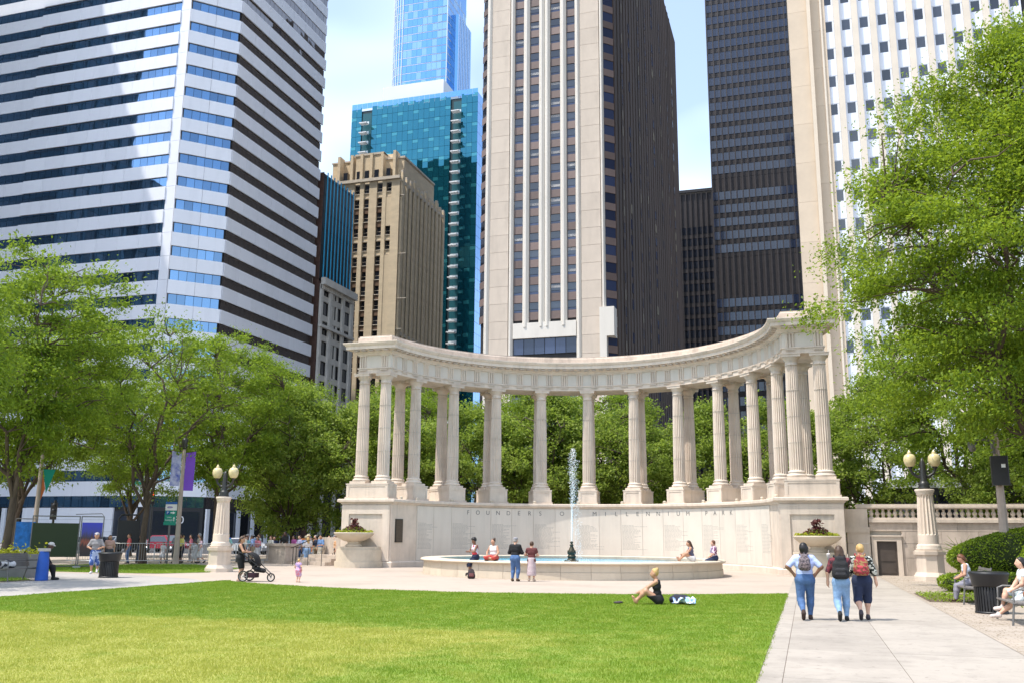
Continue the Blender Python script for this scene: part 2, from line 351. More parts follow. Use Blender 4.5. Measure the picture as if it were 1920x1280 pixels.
    if both:
        tl = t.nodes.new('ShaderNodeBsdfTranslucent'); ms = t.nodes.new('ShaderNodeMixShader'); ms.inputs['Fac'].default_value = .3
        L(r.outputs['Color'], tl.inputs['Color']); L(b.outputs['BSDF'], ms.inputs[1]); L(tl.outputs['BSDF'], ms.inputs[2]); L(ms.outputs['Shader'], t.nodes['Material Output'].inputs['Surface'])
    return m
TURF = lawnmat('turf', (.15, .235, .012), (.31, .31, .055), False)
BLADE = lawnmat('grass_blade', (.19, .30, .014), (.40, .42, .07), True)
_a = [p for p in arc(-10.75, FY, 15.75, 141.5, 216.5, 40)]
lawn_poly = [(-.66, -6)] + [(-.66, _a[0][1])] + _a[1:-1] + [(-20.0, _a[-1][1] + .25), (-20.0, -6)]
sheet('lawn', lawn_poly, .012, TURF)
west_poly = [(-52, 10), (-26.2, 10), (-26.2, 27.4), (-28.2, 29.0), (-38.5, 30.4), (-52, 30.4)]
north_poly = [(-36.4, 34.0), (-29.0, 33.6), (-25.9, 33.9), (-24.9, 36.0), (-26.3, 40.5), (-31.5, 44.2), (-36.4, 41.5)]
sheet('west_lawn', west_poly, .012, TURF); sheet('corner_lawn', north_poly, .012, TURF)
def inpoly(P, poly):
    x, y = P[:, 0], P[:, 1]; c = np.zeros(len(P), bool); n = len(poly)
    for i in range(n):
        x1, y1 = poly[i]; x2, y2 = poly[(i + 1) % n]
        if y1 == y2: continue
        k = ((y1 > y) != (y2 > y)) & (x < (x2 - x1) * (y - y1) / (y2 - y1) + x1); c ^= k
    return c
def grass(name, poly, n, ymin, h, label, seed=1, power=1.0):
    g = np.random.default_rng(seed); a = np.array(poly)
    x0, x1, y0, y1 = a[:, 0].min(), a[:, 0].max(), max(ymin, a[:, 1].min()), a[:, 1].max()
    u = g.random(n); P = np.stack([g.uniform(x0, x1, n), y0 + (y1 - y0) * u ** power], 1); P = P[inpoly(P, poly)]
    # keep what the camera can see, with a margin
    azm = np.degrees(np.arctan2(P[:, 0], P[:, 1])); P = P[(azm > -50) & (azm < 16)]; P = P + g.normal(0, .03, P.shape)
    n = len(P); cl = np.sin(P[:, 0] * 3.1 + np.sin(P[:, 1] * 2.3) * 1.7) * np.sin(P[:, 1] * 2.7 + np.sin(P[:, 0] * 1.9) * 2.1); hh = h * g.uniform(.55, 1.25, n) * (1 + .35 * cl); wd = .0022 + .00022 * P[:, 1] * g.uniform(.6, 1.2, n); an = g.uniform(0, 6.283, n)
    ln = g.normal(0, .45, (n, 2)) * hh[:, None]
    z0 = np.full(n, .010); dx, dy = np.cos(an) * wd, np.sin(an) * wd
    A = np.stack([P[:, 0] - dx, P[:, 1] - dy, z0], 1); B = np.stack([P[:, 0] + dx, P[:, 1] + dy, z0], 1)
    T = np.stack([P[:, 0] + ln[:, 0], P[:, 1] + ln[:, 1], z0 + hh], 1)
    V = np.concatenate([A, B, T]); i = np.arange(n); Q = np.stack([i, i + n, i + 2 * n], 1)
    o = link(name, np_mesh(name, V, Q), BLADE); tag(o, label, 'grass', kind='stuff'); return o
grass('grass', lawn_poly, 850000, 7.4, .032, 'short mown grass with a dry straw band across the main lawn', 1, 1.35)
grass('grass', west_poly, 60000, 18, .06, 'green grass strip behind the bench on the west side', 2)
grass('grass', north_poly, 40000, 30, .06, 'shaded grass below the crowd barriers', 3)

# ------------------------------------------------------------------ buildings
def bldg(name, base, label, cat='building'):
    return empty(name, base, 0, label, cat)
class Facade:
    """places panes / panels of shared meshes on a vertical plane; u runs along the face, n is the outward normal"""
    def __init__(s, root, origin, ang):
        s.root = root; s.o = Vector(origin); s.ang = ang; s.u = Vector((math.cos(ang), math.sin(ang), 0)); s.cache = {}
        s.n = Vector((s.u.y, -s.u.x, 0))
    def loc(s, u, z, out=0.0):
        p = s.o + s.u * u + s.n * out; p.z = z; return p - Vector(s.root.location)
    def piece(s, name, u, z, wd, ht, dp, out, m, tilt=0.0, parent=None, c=0):
        k = (name, round(wd, 3), round(ht, 3), round(dp, 3), m.name)
        if k not in s.cache:
            mb = MB(); mb.box(0, wd, -dp, 0, 0, ht); s.cache[k] = mb.mesh(name, m)
        o = link(name, s.cache[k], None, parent or s.root, s.loc(u, z, out), (tilt, 0, s.ang + tilt * .7))
        return o
    def quads(s, mb, u, z, wd, ht, dp, out, mi=0, jit=0.0, g=None):
        t1, t2 = (g.normal(0, jit), g.normal(0, jit)) if jit else (0, 0)
        P = []
        for du, dz, dn in ((0, 0, 0), (wd, 0, 0), (wd, ht, 0), (0, ht, 0), (0, 0, -dp), (wd, 0, -dp), (wd, ht, -dp), (0, ht, -dp)):
            P.append(s.loc(u + du, z + dz, out + dn + (t1 * (du - wd / 2) + t2 * (dz - ht / 2) if dn == 0 else 0)))
        mb.add(P, [(0, 1, 2, 3), (4, 7, 6, 5), (0, 4, 5, 1), (1, 5, 6, 2), (2, 6, 7, 3), (3, 7, 4, 0)], mi)

GL_BLUE = glassmat('blue_office_glass', (.13, .26, .44), .02, wob=.018, wscale=.5, metal=.85, rand=.25, coat=.1)
GL_DARK = glassmat('bronze_glass', (.24, .21, .20), .03, ior=1.6, wob=.02, wscale=.6, metal=.8, coat=0)
GL_NAVY = glassmat('navy_glass', (.034, .048, .10), .08, ior=1.42, rand=.4, coat=0)
GL_TEAL = glassmat('teal_glass', (.015, .19, .26), .03, ior=1.6, rand=.15, wob=.06, wscale=.22, metal=.75, coat=.1)
GL_SKY = glassmat('sky_blue_glass', (.15, .41, .80), .06, ior=1.6, rand=.1, metal=.6, coat=.1)
GL_WIN = glassmat('window_glass', (.022, .026, .036), .05, ior=1.5, rand=.7, coat=.15)
WPAN = mat('white_enamel_panel', (.80, .81, .86), .42, .025, .15, rand=.03, spec=.5, grime=(.07, (.8, .8, .1), .5, .75))
CORE = mat('dark_window_joint', (.03, .03, .032), .7)

# -- tower A: white banded tower with a chamfered corner
A = bldg('banded_tower', (-100, 125, 0), 'tall tower banded in white panels and long dark window strips, chamfered corner')
HA = 150
foot = [(-170, 120.25), (-94.25, 120.25), (-88.75, 125.75), (-88.75, 155.0), (-92, 158), (-170, 158)]
mb = MB(); mb.prism([(x + 100, y - 125) for x, y in foot], 0, HA); mb.build('core', CORE, A)
zt = 38.51 - 8 * 3.92; rowsA = [zt + 3.92 * k for k in range(-0, 36) if zt + 3.92 * k < HA]
fS = Facade(A, (-94.35, 120, 0), 0.0)          # u runs east; use negative u
ang_c = math.atan2(1, 1); fC = Facade(A, (-94.35, 120, 0), ang_c); fE = Facade(A, (-88.5, 125.85, 0), math.pi / 2)
LC = 5.85 * math.sqrt(2); wC = (LC - .5) / 6; nsing = 0
rest = MB(); restp = MB(); gA = np.random.default_rng(3)
for i, t in enumerate(rowsA):
    wz = t - 1.65; near = 30 < t < 97; pz = t; ph = 3.92 - 1.65
    for k in range(6):                                   # chamfer panes
        if near: fC.piece('window_pane', .25 + k * wC + .03, wz, wC - .06, 1.65, .06, -.10, GL_BLUE); nsing += 1
        else: fC.quads(rest, .25 + k * wC + .03, wz, wC - .06, 1.65, .06, -.10)
    for k in range(2):
        a0 = .02 + k * LC / 2
        if near: fC.piece('spandrel_panel', a0, pz + .02, LC / 2 - .04, ph - .04, .24, 0, WPAN)
        else: fC.quads(restp, a0, pz + .02, LC / 2 - .04, ph - .04, .24, 0)
    for k in range(40):                                  # south panes
        u = -(96.17 - 94.35) - (k + 1) * 1.39
        if near and k < 11: fS.piece('window_pane', u + .03, wz, 1.33, 1.65, .06, -.10, GL_BLUE); nsing += 1
        else: fS.quads(rest, u + .03, wz, 1.33, 1.65, .06, -.10, 0, .003, gA)
    for k in range(13):
        u = -(96.17 - 94.35) - (k + 1) * 4.17
        if near and k < 7: fS.piece('spandrel_panel', u + .015, pz + .02, 4.14, ph - .04, .24, 0, WPAN)
        else: fS.quads(restp, u + .015, pz + .02, 4.14, ph - .04, .24, 0)
    fS.quads(restp, -1.80, t - 1.65 + .02, 1.76, 3.88, .24, .02)          # corner pilaster blocks
    for k in range(21):                                  # east panes
        fE.quads(rest, .2 + k * 1.38 + .03, wz, 1.32, 1.65, .06, -.10, 1, .008, gA)
    for k in range(7):
        if near: fE.piece('spandrel_panel', .02 + k * 4.19, pz + .02, 4.15, ph - .04, .24, 0, WPAN)
        else: fE.quads(restp, .02 + k * 4.19, pz + .02, 4.15, ph - .04, .24, 0)
ro = rest.build('window_strip', [GL_BLUE, GL_DARK], A); ro['kind'] = 'stuff'
rp = restp.build('panel_field', WPAN, A); rp['kind'] = 'stuff'
# street level: tall glazing between white piers
for k in range(14):
    if 1 <= k <= 4:
        for zz in (0, 1.8, 3.6): fS.piece('base_panel', -6.05 - k * 4.1, zz + .01, 4.08, 1.78, .3, .02, WPAN)
        continue
    fS.piece('shop_pane', -6 - k * 4.1, .3, 3.3, 4.6, .06, -.06, GL_WIN); fS.piece('street_pier', -2.6 - k * 4.1, 0, .75, 5.35, .3, .06, WPAN)
for k in range(7): fE.piece('shop_pane', .9 + k * 4.2, .3, 3.2, 4.6, .06, -.06, GL_WIN); fE.piece('street_pier', k * 4.2, 0, .8, 5.35, .3, .06, WPAN)
fC.piece('shop_pane', .8, .3, LC - 1.6, 4.6, .06, -.06, GL_WIN)
def text_mesh(s, size, ext=.01, bold=0.0):
    cu = bpy.data.curves.new('t', 'FONT'); cu.body = s; cu.size = size; cu.extrude = ext; cu.align_x = 'CENTER'; cu.align_y = 'CENTER'; cu.offset = bold
    o = bpy.data.objects.new('t', cu); col.objects.link(o)
    me = bpy.data.meshes.new_from_object(o.evaluated_get(bpy.context.evaluated_depsgraph_get()))
    bpy.data.objects.remove(o); bpy.data.curves.remove(cu); return me
o = link('street_number', text_mesh('150', 1.5, .03), WHITE, A, fC.loc(LC / 2, 3.6, .06), (R(90), 0, ang_c))

# -- off to the south-west: the tower whose shadow and mirror image fall on A
SBR = mat('brown_glass_wall', (.06, .045, .035), .25, .5, .12, spec=.7, streak=(.3, .3, 2.2))
S1 = bldg('office_slab', (-165, 90, 0), 'dark brown office slab mirrored in the banded tower windows')
mb = MB(); mb.box(-27, 27, -10, 10, 0, 159)
mb.build('wall', SBR, S1)
fr = MB()
for k in range(38):
    fr.box(26.9, 27.12, -10, 10, 4 * k + 2.6, 4 * k + 4); fr.box(-27, 27, 9.9, 10.12, 4 * k + 2.6, 4 * k + 4)
for k in range(6): fr.box(26.9, 27.3, -10 + k * 3.8, -9.2 + k * 3.8, 0, 159)
fr.build('floor_bands', mat('dark_teal_band', (.03, .06, .07), .4), S1)
S2 = bldg('office_block', (-165, 40, 0), 'lower dark office block mirrored in the lower banded tower windows')
mb = MB(); mb.box(-27, 27, -42, 36, 0, 80); mb.build('wall', SBR, S2)
fr = MB()
for k in range(19): fr.box(26.9, 27.12, -42, 36, 4 * k + 2.6, 4 * k + 4)
for k in range(20): fr.box(26.9, 27.3, -42 + k * 3.9, -41.2 + k * 3.9, 0, 80)
fr.build('floor_bands', MATS['dark_teal_band'], S2)

# -- B + C: old stone house with a dark glass box and cyan fins on top
BRICKB = mat('brown_brick', (.10, .055, .042), .9, .25, 1.2, .2, 10)
GST = mat('grey_terracotta', (.56, .53, .48), .8, .12, .5, .15, 8, rand=.05)
C = bldg('terracotta_house', (-95, 164, 0), 'narrow old grey terracotta building with grouped windows and heavy cornice')
mb = MB(); mb.box(-7, 6.2, -6.7, 7.2, 0, 50.0); mb.build('core', CORE, C)
mb = MB(); mb.box(-7, 6.45, -6.9, -6.7, 0, 72.5); mb.box(5.9, 6.5, -6.7, -6.0, 0, 50); mb.build('brick_side', BRICKB, C)
fCc = Facade(C, (-88.5, 157.3, 0), math.pi / 2)
for fl in range(4, 13):
    z = 3.9 * fl + .4
    fCc.piece('spandrel', .3, z - .9, 13.4, 1.15, .3, -.05, GST)
    for b in range(3):
        for q in range(3 if b == 1 else 2):
            u = (1.05 + q * 1.35) if b == 0 else (4.75 + q * 1.45 if b == 1 else 10.1 + q * 1.4)
            fCc.piece('window_pane', u, z + .3, .98, 2.55, .06, -.14, GL_WIN)
        if b == 1: 
            for q in range(2): fCc.piece('mullion', 5.75 + q * 1.45, z + .2, .42, 2.8, .3, -.02, GST)
for u, wd in ((.1, .85), (3.75, .95), (9.05, .95), (12.8, 1.1)): fCc.piece('pier', u, 0, wd, 49.5, .5, .12, GST)
fCc.piece('sill_band', -.05, 40.9, 14.1, .55, .6, .3, GST); fCc.piece('cornice', -.05, 49.3, 14.1, 1.4, .9, .45, GST)
for k in range(18): fCc.piece('bracket', .1 + k * .78, 48.5, .34, .8, .5, .3, GST)
B = bldg('glass_box_tower', (-95, 164, 50.8), 'dark glass box with bright cyan vertical fins above terracotta house')
mb = MB(); mb.box(-7, 6.3, -6.6, 6.4, 0, 21.6); mb.build('glass_wall', mat('near_black_glass', (.018, .022, .022), .3, spec=.25), B)
CYAN = mat('cyan_fin', (.03, .36, .62), .35, .05, 1)
fB = Facade(B, (-88.5, 157.4, 0), math.pi / 2)
for k in range(9): fB.piece('fin', .9 + k * 1.42, 50.9, .26, 21.9, .14, .06, CYAN)
mb = MB()
for k in range(6): mb.box(6.3, 6.36, -6.6, 6.4, 3.6 * k + 2.9, 3.6 * k + 3.05)
mb.build('floor_line', CORE, B)

# -- D: tan setback tower
TAN = mat('tan_brick', (.66, .53, .36), .9, .10, .35, .15, 8, rand=.03, streak=(1, 1, 2.5))
TANB = mat('brown_spandrel', (.16, .10, .065), .9, .15, 1)
PALE = mat('pale_terracotta', (.60, .52, .42), .8, .1, .8)
D = bldg('setback_tower', (-100, 205, 0), 'tan brick setback tower with stepped crown and dark vertical window strips')
mb = MB(); mb.box(-9.5, 11.2, -11.0, 16.3, 0, 84.6); mb.build('core', CORE, D)
fD = Facade(D, (-88.5, 193.7, 0), 0.0)
xc = [(-100.39, 1.45), (-97.88, 1.42), (-94.44, 1.47), (-92.01, 1.4)]
edges = [-110.5]
for x, wd in xc: edges += [x, x + wd]
edges += [-88.5]
nfl = 13
for k in range(0, len(edges), 2):
    fD.piece('brick_pier', edges[k] + 88.5, 0, edges[k + 1] - edges[k], 85.4, .5, 0, TAN)
gD = random.Random(4)
for fl in range(nfl):
    z = 84.13 - 3.62 * fl - 2.05
    for ci, (x, wd) in enumerate(xc):
        solid = ci == 3 and fl not in (0, 3, 4)
        if solid:
            fD.piece('brick_infill', x + 88.5 + .005, z - 1.5, wd - .01, 3.61, .4, -.004, TAN); continue
        fD.piece('window_pane', x + 88.5 + .08, z, wd - .16, 2.0, .06, -.24, GL_WIN)
        fD.piece('window_rail', x + 88.5 + .08, z + .95, wd - .16, .09, .08, -.19, PALE)
        fD.piece('window_sill', x + 88.5, z - .15, wd, .14, .4, -.03, PALE)
        fD.piece('spandrel', x + 88.5, z - 1.5, wd, 1.34, .3, -.12, TAN if fl in (0, 3, 4) else TANB)
    if fl in (0, 1, 4, 5, 8, 10): fD.piece('string_course', -22 + (gD.random() * 4), z + 2.25, 21.9 - gD.random() * 2, .16, .2, .08, PALE)
fD.piece('parapet', -22.1, 84.9, 22.2, .75, .9, .12, PALE)
fDe = Facade(D, (-88.5, 193.7, 0), math.pi / 2)
for k in range(12):
    u = k * 2.42
    fDe.piece('east_pier', u, 0, 1.0 if k % 3 else 1.25, 85.2 + (1.5 if k % 3 == 0 else .4), .5, .06, TAN)
    fDe.piece('east_finial', u + .1, 85.2, .9, 2.1 if k % 3 == 0 else 1.1, .5, .0, PALE)
    gl = MB(); sp = MB()
    for fl in range(23):
        z = 84.13 - 3.62 * fl - 2.05
        fDe.quads(gl, u + 1.02, z - .2, 1.4, 2.3, .06, -.05); fDe.quads(sp, u + 1.02, z - 1.55, 1.38, 1.3, .3, -.02)
    gl.build('window_strip', GL_WIN, D); sp.build('spandrel_strip', TANB, D)
for z in (47.0, 84.0): fDe.piece('east_string_course', 0, z, 27.3, .8, .3, .2, PALE)
cr = MB(); cr.box(-9.2, -2, -7, 12, 84.6, 92.6); cr.box(-2, 5.5, -8.6, 13, 84.6, 93.2); cr.box(5.5, 10.5, -7.4, 12, 84.6, 92.0); cr.box(-5, 7, -4, 9, 92.0, 95.0)
for x in (-6.8, -3.3, -.6, 2.0, 4.9, 8.2): cr.box(x, x + .7, -9.0, -6.5, 85.6, 93.6)
cr.build('crown', TAN, D)
cw = MB()
for x in (-5.2, -1.6, .6, 3.2, 6.4): cw.box(x, x + 1.1, -8.72, -7.0, 87.2, 89.2)
cw.build('crown_window', GL_WIN, D)
ct = MB(); ct.box(-9.4, -2, -7.2, 12, 92.6, 93.0); ct.box(-2.2, 5.6, -8.8, 13, 93.2, 93.7); ct.box(5.4, 10.7, -7.6, 12, 92.0, 92.5); ct.build('crown_coping', PALE, D)

# -- E: teal glass apartment tower
E_ = bldg('teal_glass_tower', (-108, 260, 0), 'teal glass apartment tower with two columns of white balconies')
mb = MB(); mb.box(-21.3, 20.2, -14.7, 15, 0, 131); mb.build('core', mat('deep_teal_core', (.005, .03, .04), .6), E_)
fEs = Facade(E_, (-129.4, 245, 0), 0.0); fEe = Facade(E_, (-87.6, 245, 0), math.pi / 2)
gE = np.random.default_rng(8); pn = MB(); n_u = 24; du = 41.8 / n_u
bal = [(4.0, 2.5), (34.3, 2.5)]
for fl in range(41):
    z = 3.22 * fl + .1
    for k in range(n_u):
        u = k * du
        if any(b0 - .9 < u + du / 2 < b0 + bw + .4 for b0, bw in bal): continue
        fEs.quads(pn, u + .03, z + .04, du - .06, 3.14 if (k + fl) % 3 else 2.0, .05, .02, 0, .006, gE)
        if not (k + fl) % 3: fEs.quads(pn, u + .03, z + 2.1, du - .06, 1.06, .05, .02, 1, .006, gE)
    for k in range(14): fEe.quads(pn, k * 2.1 + .03, z + .04, 2.04, 3.14, .05, .02, 2, .004, gE)
for k in range(n_u): fEs.quads(pn, k * du + .03, 131.6, du - .06, 1.8, .05, .02, 2)
po = pn.build('glass_panels', [GL_TEAL, glassmat('pale_teal_glass', (.05, .33, .38), .05, ior=1.6, metal=.6, coat=.1), GL_SKY], E_); po['kind'] = 'stuff'
for b0, bw in bal:
    for fl in range(8, 40):
        z = 3.22 * fl
        fEs.piece('balcony', b0, z, bw, .28, 1.9, .9, WHITE); fEs.piece('balcony_rail', b0, z + .28, bw, .85, .06, .9, mat('rail_glass', (.55, .62, .64), .2) if 'rail_glass' not in MATS else MATS['rail_glass'])
    fEs.piece('balcony_back', b0 - .3, 20, bw + .6, 110, .3, -.5, mat('dark_teal_glass', (.012, .10, .125), .4) if 'dark_teal_glass' not in MATS else MATS['dark_teal_glass'])  # dark teal glass behind each column of balconies
mb = MB(); mb.box(-12.6, 8.0, -12, 6, 131, 139.6); mb.build('penthouse', mat('pale_penthouse', (.74, .76, .80), .5, .03, .2), E_)
# -- F: far blue glass skyscraper with rounded flank
F_ = bldg('blue_skyscraper', (-260, 620, 0), 'far pale blue glass skyscraper with a rounded side rising out of frame')
def rpoly(x0, x1, y0, y1, r, corners, n=8):
    P = []
    for (cx, cy, a0, on) in ((x0 + r, y0 + r, 180, corners[0]), (x1 - r, y0 + r, 270, corners[1]), (x1 - r, y1 - r, 0, corners[2]), (x0 + r, y1 - r, 90, corners[3])):
        if on: P += [(cx + r * math.cos(R(a0 + 90 * i / n)), cy + r * math.sin(R(a0 + 90 * i / n))) for i in range(n + 1)]
        else: P.append((x0 if a0 in (180, 90) else x1, y0 if a0 in (180, 270) else y1))
    return P
pF = rpoly(-28.7, 20, -20, 20, 12, (1, 0, 0, 1), 8)
mb = MB(); mb.prism(pF, 0, 430, 0, False); mb.prism([(20, -12), (26, -12), (26, 16), (20, 16)], 0, 392); mb.build('core', GL_SKY, F_)
GL_SKY2 = glassmat('bright_sky_glass', (.32, .58, .88), .08, ior=1.6, metal=.6, coat=.1); FINW = mat('pale_metal_fin', (.62, .68, .76), .35, .02, 1)
bn = MB(); gF = np.random.default_rng(12); nP = len(pF)
pane = MB()
for k in range(64):
    z = 6.43 * k + 3
    if z > 430: break
    q = [(x * 1.008, y * 1.008) for x, y in pF]; bn.prism(q, z, z + .45, 0, True)
    for i in range(nP):
        (x0, y0), (x1, y1) = pF[i], pF[(i + 1) % nP]
        if y0 > 5 and y1 > 5: continue
        L_ = math.hypot(x1 - x0, y1 - y0); n_ = max(1, int(L_ / 4.0)); nx, ny = (y1 - y0) / L_, -(x1 - x0) / L_
        for j in range(n_):
            a, b = j / n_, (j + 1) / n_; mi = 0 if gF.random() < .55 else 1
            o_ = .12; j1 = gF.normal(0, .03)
            P = [(x0 + (x1 - x0) * t + nx * (o_ + jj), y0 + (y1 - y0) * t + ny * (o_ + jj)) for t, jj in ((a + .02 / n_, j1), (b - .02 / n_, -j1))]
            pane.add([(P[0][0], P[0][1], z + .7), (P[1][0], P[1][1], z + .7), (P[1][0], P[1][1], z + 6.2), (P[0][0], P[0][1], z + 6.2)], [(0, 1, 2, 3)], mi)
bn.build('floor_bands', FINW, F_)
pp = pane.build('glass_panels', [GL_SKY, GL_SKY2], F_); pp['kind'] = 'stuff'
fn = MB()
for x, y in pF:
    if y < 6: fn.box(x - .25, x + .25, y - .6, y + .1, 0, 430)
for k in range(8): fn.box(26, 26.3, -12 + k * 3.5, -11.7 + k * 3.5, 0, 392)
fn.build('vertical_fins', FINW, F_)

# -- G: concrete and white ribbed tower
G = bldg('ribbed_tower', (-38, 150, 0), 'tall beige tower with white vertical ribs, brown window columns and dark east side')
PRE = mat('beige_precast', (.58, .495, .41), .85, .06, .5, .12, 12, rand=.035, grime=(.12, (.7, .7, .12), .5, .75))
RIB = mat('white_precast_rib', (.68, .64, .575), .7, .06, .6, .06, 10, streak=(1, 1, .2))
BRSP = mat('mauve_brown_spandrel', (.185, .135, .12), .6, .15, .4, rand=.25)
DKE = mat('dark_brown_wall', (.075, .052, .042), .85, .3, .25, .15, 4, streak=(2, 2, .12))
HG = 130
mb = MB(); mb.prism([(x + 38, y - 150) for x, y in [(-48.4, 140.3), (-28.25, 140.3), (-26.85, 141.7), (-26.85, 225), (-49, 225), (-49.4, 141.4)]], 0, HG); mb.build('core', CORE, G)
fG = Facade(G, (-49.57, 140, 0), 0.0); G0 = -49.57
rows = [90.65 - 2.91 * k for k in range(-3, 19)]       # window tops
gGw = random.Random(9); BLND = mat('pale_window_blind', (.42, .40, .38), .8, rand=.2)
cols_w = [(-43.4, -41.9), (-40.75, -39.2), (-37.2, -35.55), (-34.4, -33.0)]
for t in rows:
    for (a, b) in cols_w:
        fG.piece('window_pane', a - G0 + .04, t - 1.14, b - a - .08, 1.12, .05, -.22, GL_WIN)
        if gGw.random() < .2: fG.piece('blind', a - G0 + .06, t - gGw.choice([.45, .7, 1.1]), b - a - .12, .42, .02, -.19, BLND)
        fG.piece('vent_pane', a - G0 + .04, t - 1.55, b - a - .08, .34, .05, -.20, GL_NAVY)
        fG.piece('spandrel', a - G0 + .02, t - 2.87, b - a - .04, 1.28, .1, -.14, BRSP)
    for (a, b) in ((-47.45, -44.25), (-32.05, -28.85)):
        fG.piece('precast_panel', a - G0 + .02, t - 2.89, b - a - .04, 2.87, .3, -.02, PRE)
for t in [rows[-1] - 2.91 * k for k in range(1, 13)]:
    for (a, b) in ((-47.45, -44.25), (-32.05, -28.85)): fG.piece('precast_panel', a - G0 + .02, t - 2.89, b - a - .04, 2.87, .3, -.02, PRE)
up = MB(); upg = MB()
for t in [rows[0] + 2.91 * k for k in range(1, 11)]:
    for (a, b) in ((-47.45, -44.25), (-32.05, -28.85)): fG.quads(up, a - G0 + .02, t - 2.89, b - a - .04, 2.87, .3, -.02)
    for (a, b) in cols_w: fG.quads(upg, a - G0 + .04, t - 1.6, b - a - .08, 1.6, .05, -.22)
up.build('upper_panels', PRE, G)['kind'] = 'stuff'; upg.build('upper_windows', GL_WIN, G)['kind'] = 'stuff'
def rib(u0, u1, z0, z1):
    mb = MB(); m_ = (u0 + u1) / 2; hw = (u1 - u0) / 2
    mb.prism([(-hw, .25), (-hw, -.12), (-hw * .25, -.5), (hw * .25, -.5), (hw, -.12), (hw, .25)], z0, z1)
    return mb.build('rib', RIB, G, fG.loc(m_ - G0, 0, 0))
for a, b, z0 in ((-48.4, -47.5, 0), (-44.2, -43.45, 0), (-41.85, -40.8, 34.2), (-39.15, -38.2, 34.2), (-38.15, -37.25, 34.2), (-35.5, -34.45, 34.2), (-32.95, -32.1, 0), (-28.8, -28.2, 0)): rib(a, b, z0, HG)
fG.piece('white_fascia', 6.2, 32.4, 10.4, 2.5, .4, -.05, RIB)
for k in range(6): fG.piece('lobby_pane', 6.2 + k * 1.73 + .05, 29.9, 1.63, 2.45, .06, -.15, GL_NAVY)
for k in range(6):
    for q in range(9): fG.piece('lower_pane', 6.2 + k * 1.73 + .05, 2.5 + q * 3.0, 1.63, 2.6, .06, -.15, GL_WIN)
fGc = Facade(G, (-28.25, 140.1, 0), math.pi / 4); LCg = 1.45 * math.sqrt(2)
fGw = Facade(G, (-49.57, 141.25, 0), -math.pi / 4)
for t in rows:
    fGc.piece('corner_pane', .06, t - 1.62, LCg - .12, 1.6, .05, -.02, GL_NAVY); fGc.piece('corner_spandrel', .03, t - 2.87, LCg - .06, 1.2, .1, .02, BRSP)
    fGw.piece('corner_pane', .06, t - 1.62, 1.6, 1.6, .05, -.02, GL_WIN); fGw.piece('corner_spandrel', .03, t - 2.87, 1.66, 1.2, .1, .02, BRSP)
for t in [rows[-1] - 2.91 * k for k in range(1, 10)]:
    fGc.piece('corner_pane', .06, t - 1.62, LCg - .12, 1.6, .05, -.02, GL_NAVY); fGc.piece('corner_spandrel', .03, t - 2.87, LCg - .06, 1.2, .1, .02, BRSP)
mb = MB(); mb.prism([(11.25, -8.25), (11.3, 78.9), (9, 79.2), (8, -5)], 0, HG)
mb.build('east_wall', DKE, G)
fGe = Facade(G, (-26.7, 141.75, 0), math.pi / 2)
ew = MB(); ep = MB(); gG = np.random.default_rng(2)
for u in (6, 14, 24, 33, 43, 54, 66, 76):
    for k in range(38):
        if gG.random() < .8: fGe.quads(ew, u, 8 + k * 2.91, 1.6, 1.7, .06, .05, 0 if gG.random() < .8 else 1)
for u in range(0, 78, 3): fGe.quads(ep, u, 0, .7, HG, .3, .08)
ew.build('east_windows', [GL_NAVY, mat('drawn_blind', (.20, .17, .12), .8)], G)['kind'] = 'stuff'
ep.build('east_piers', DKE, G)['kind'] = 'stuff'
hood = MB(); hood.box(8.9, 11.2, -10.9, -7.0, 34.0, 36.6); hood.prism([(8.9, -10.9), (11.2, -10.9), (11.2, -7.0), (8.9, -7.0)], 32.0, 34.0, top=None); hood.box(8.9, 10.0, -10.9, -9.4, 20, 32.0)
hood.build('canopy_hood', RIB, G)

# -- H and I: black steel-and-glass slabs
STB = mat('black_steel', (.022, .020, .022), .45, .15, .8, spec=.5)
STB2 = mat('brown_black_steel', (.040, .033, .033), .5, .15, .8)
def black_slab(name, base, label, X0, X1, Y, ztop, colw, rowh, zref, bands, glass, hf=.62, depth=35, seed=1):
    r = bldg(name, base, label); mb = MB(); mb.box(X0 - base[0], X1 - base[0], .3, depth, 0, ztop); mb.build('core', CORE, r)
    f = Facade(r, (X0, Y, 0), 0.0); n = int((X1 - X0) / colw); g = np.random.default_rng(seed)
    pn = MB(); sp = MB(); z = zref
    while z > 3:
        solid = any(a < z < b for a, b in bands)
        for k in range(n):
            if solid: f.quads(sp, k * colw + .1, z - rowh, colw - .2, rowh - .02, .2, -.1)
            else:
                f.quads(pn, k * colw + .08, z - rowh * hf, colw - .16, rowh * hf - .05, .05, -.14, 0, .006, g)
                f.quads(sp, k * colw + .2, z - rowh + .25, colw - .4, rowh * (1 - hf) - .45, .2, -.12)
        if not solid: f.quads(sp, 0, z - rowh, X1 - X0, .22, .2, -.06)
        z -= rowh
    pn.build('window_rows', [glass, GL_WIN], r)['kind'] = 'stuff'; sp.build('spandrel_rows', STB2, r)['kind'] = 'stuff'
    for k in range(n + 1): f.piece('mullion', k * colw - .14, 0, .28, ztop, .35, .20, STB2)
    f.piece('roof_edge', -.3, ztop - .8, X1 - X0 + .6, .9, .5, .2, STB)
    return r
black_slab('black_office_slab', (-8, 250, 0), 'tall black steel slab with navy window rows behind the curved colonnade', -20.1, 4.6, 250, 170, 1.645, 3.8, 91.14 + 3.8 * 20, [(68.2, 76.5), (98.5, 99.5)], GL_NAVY, seed=3)
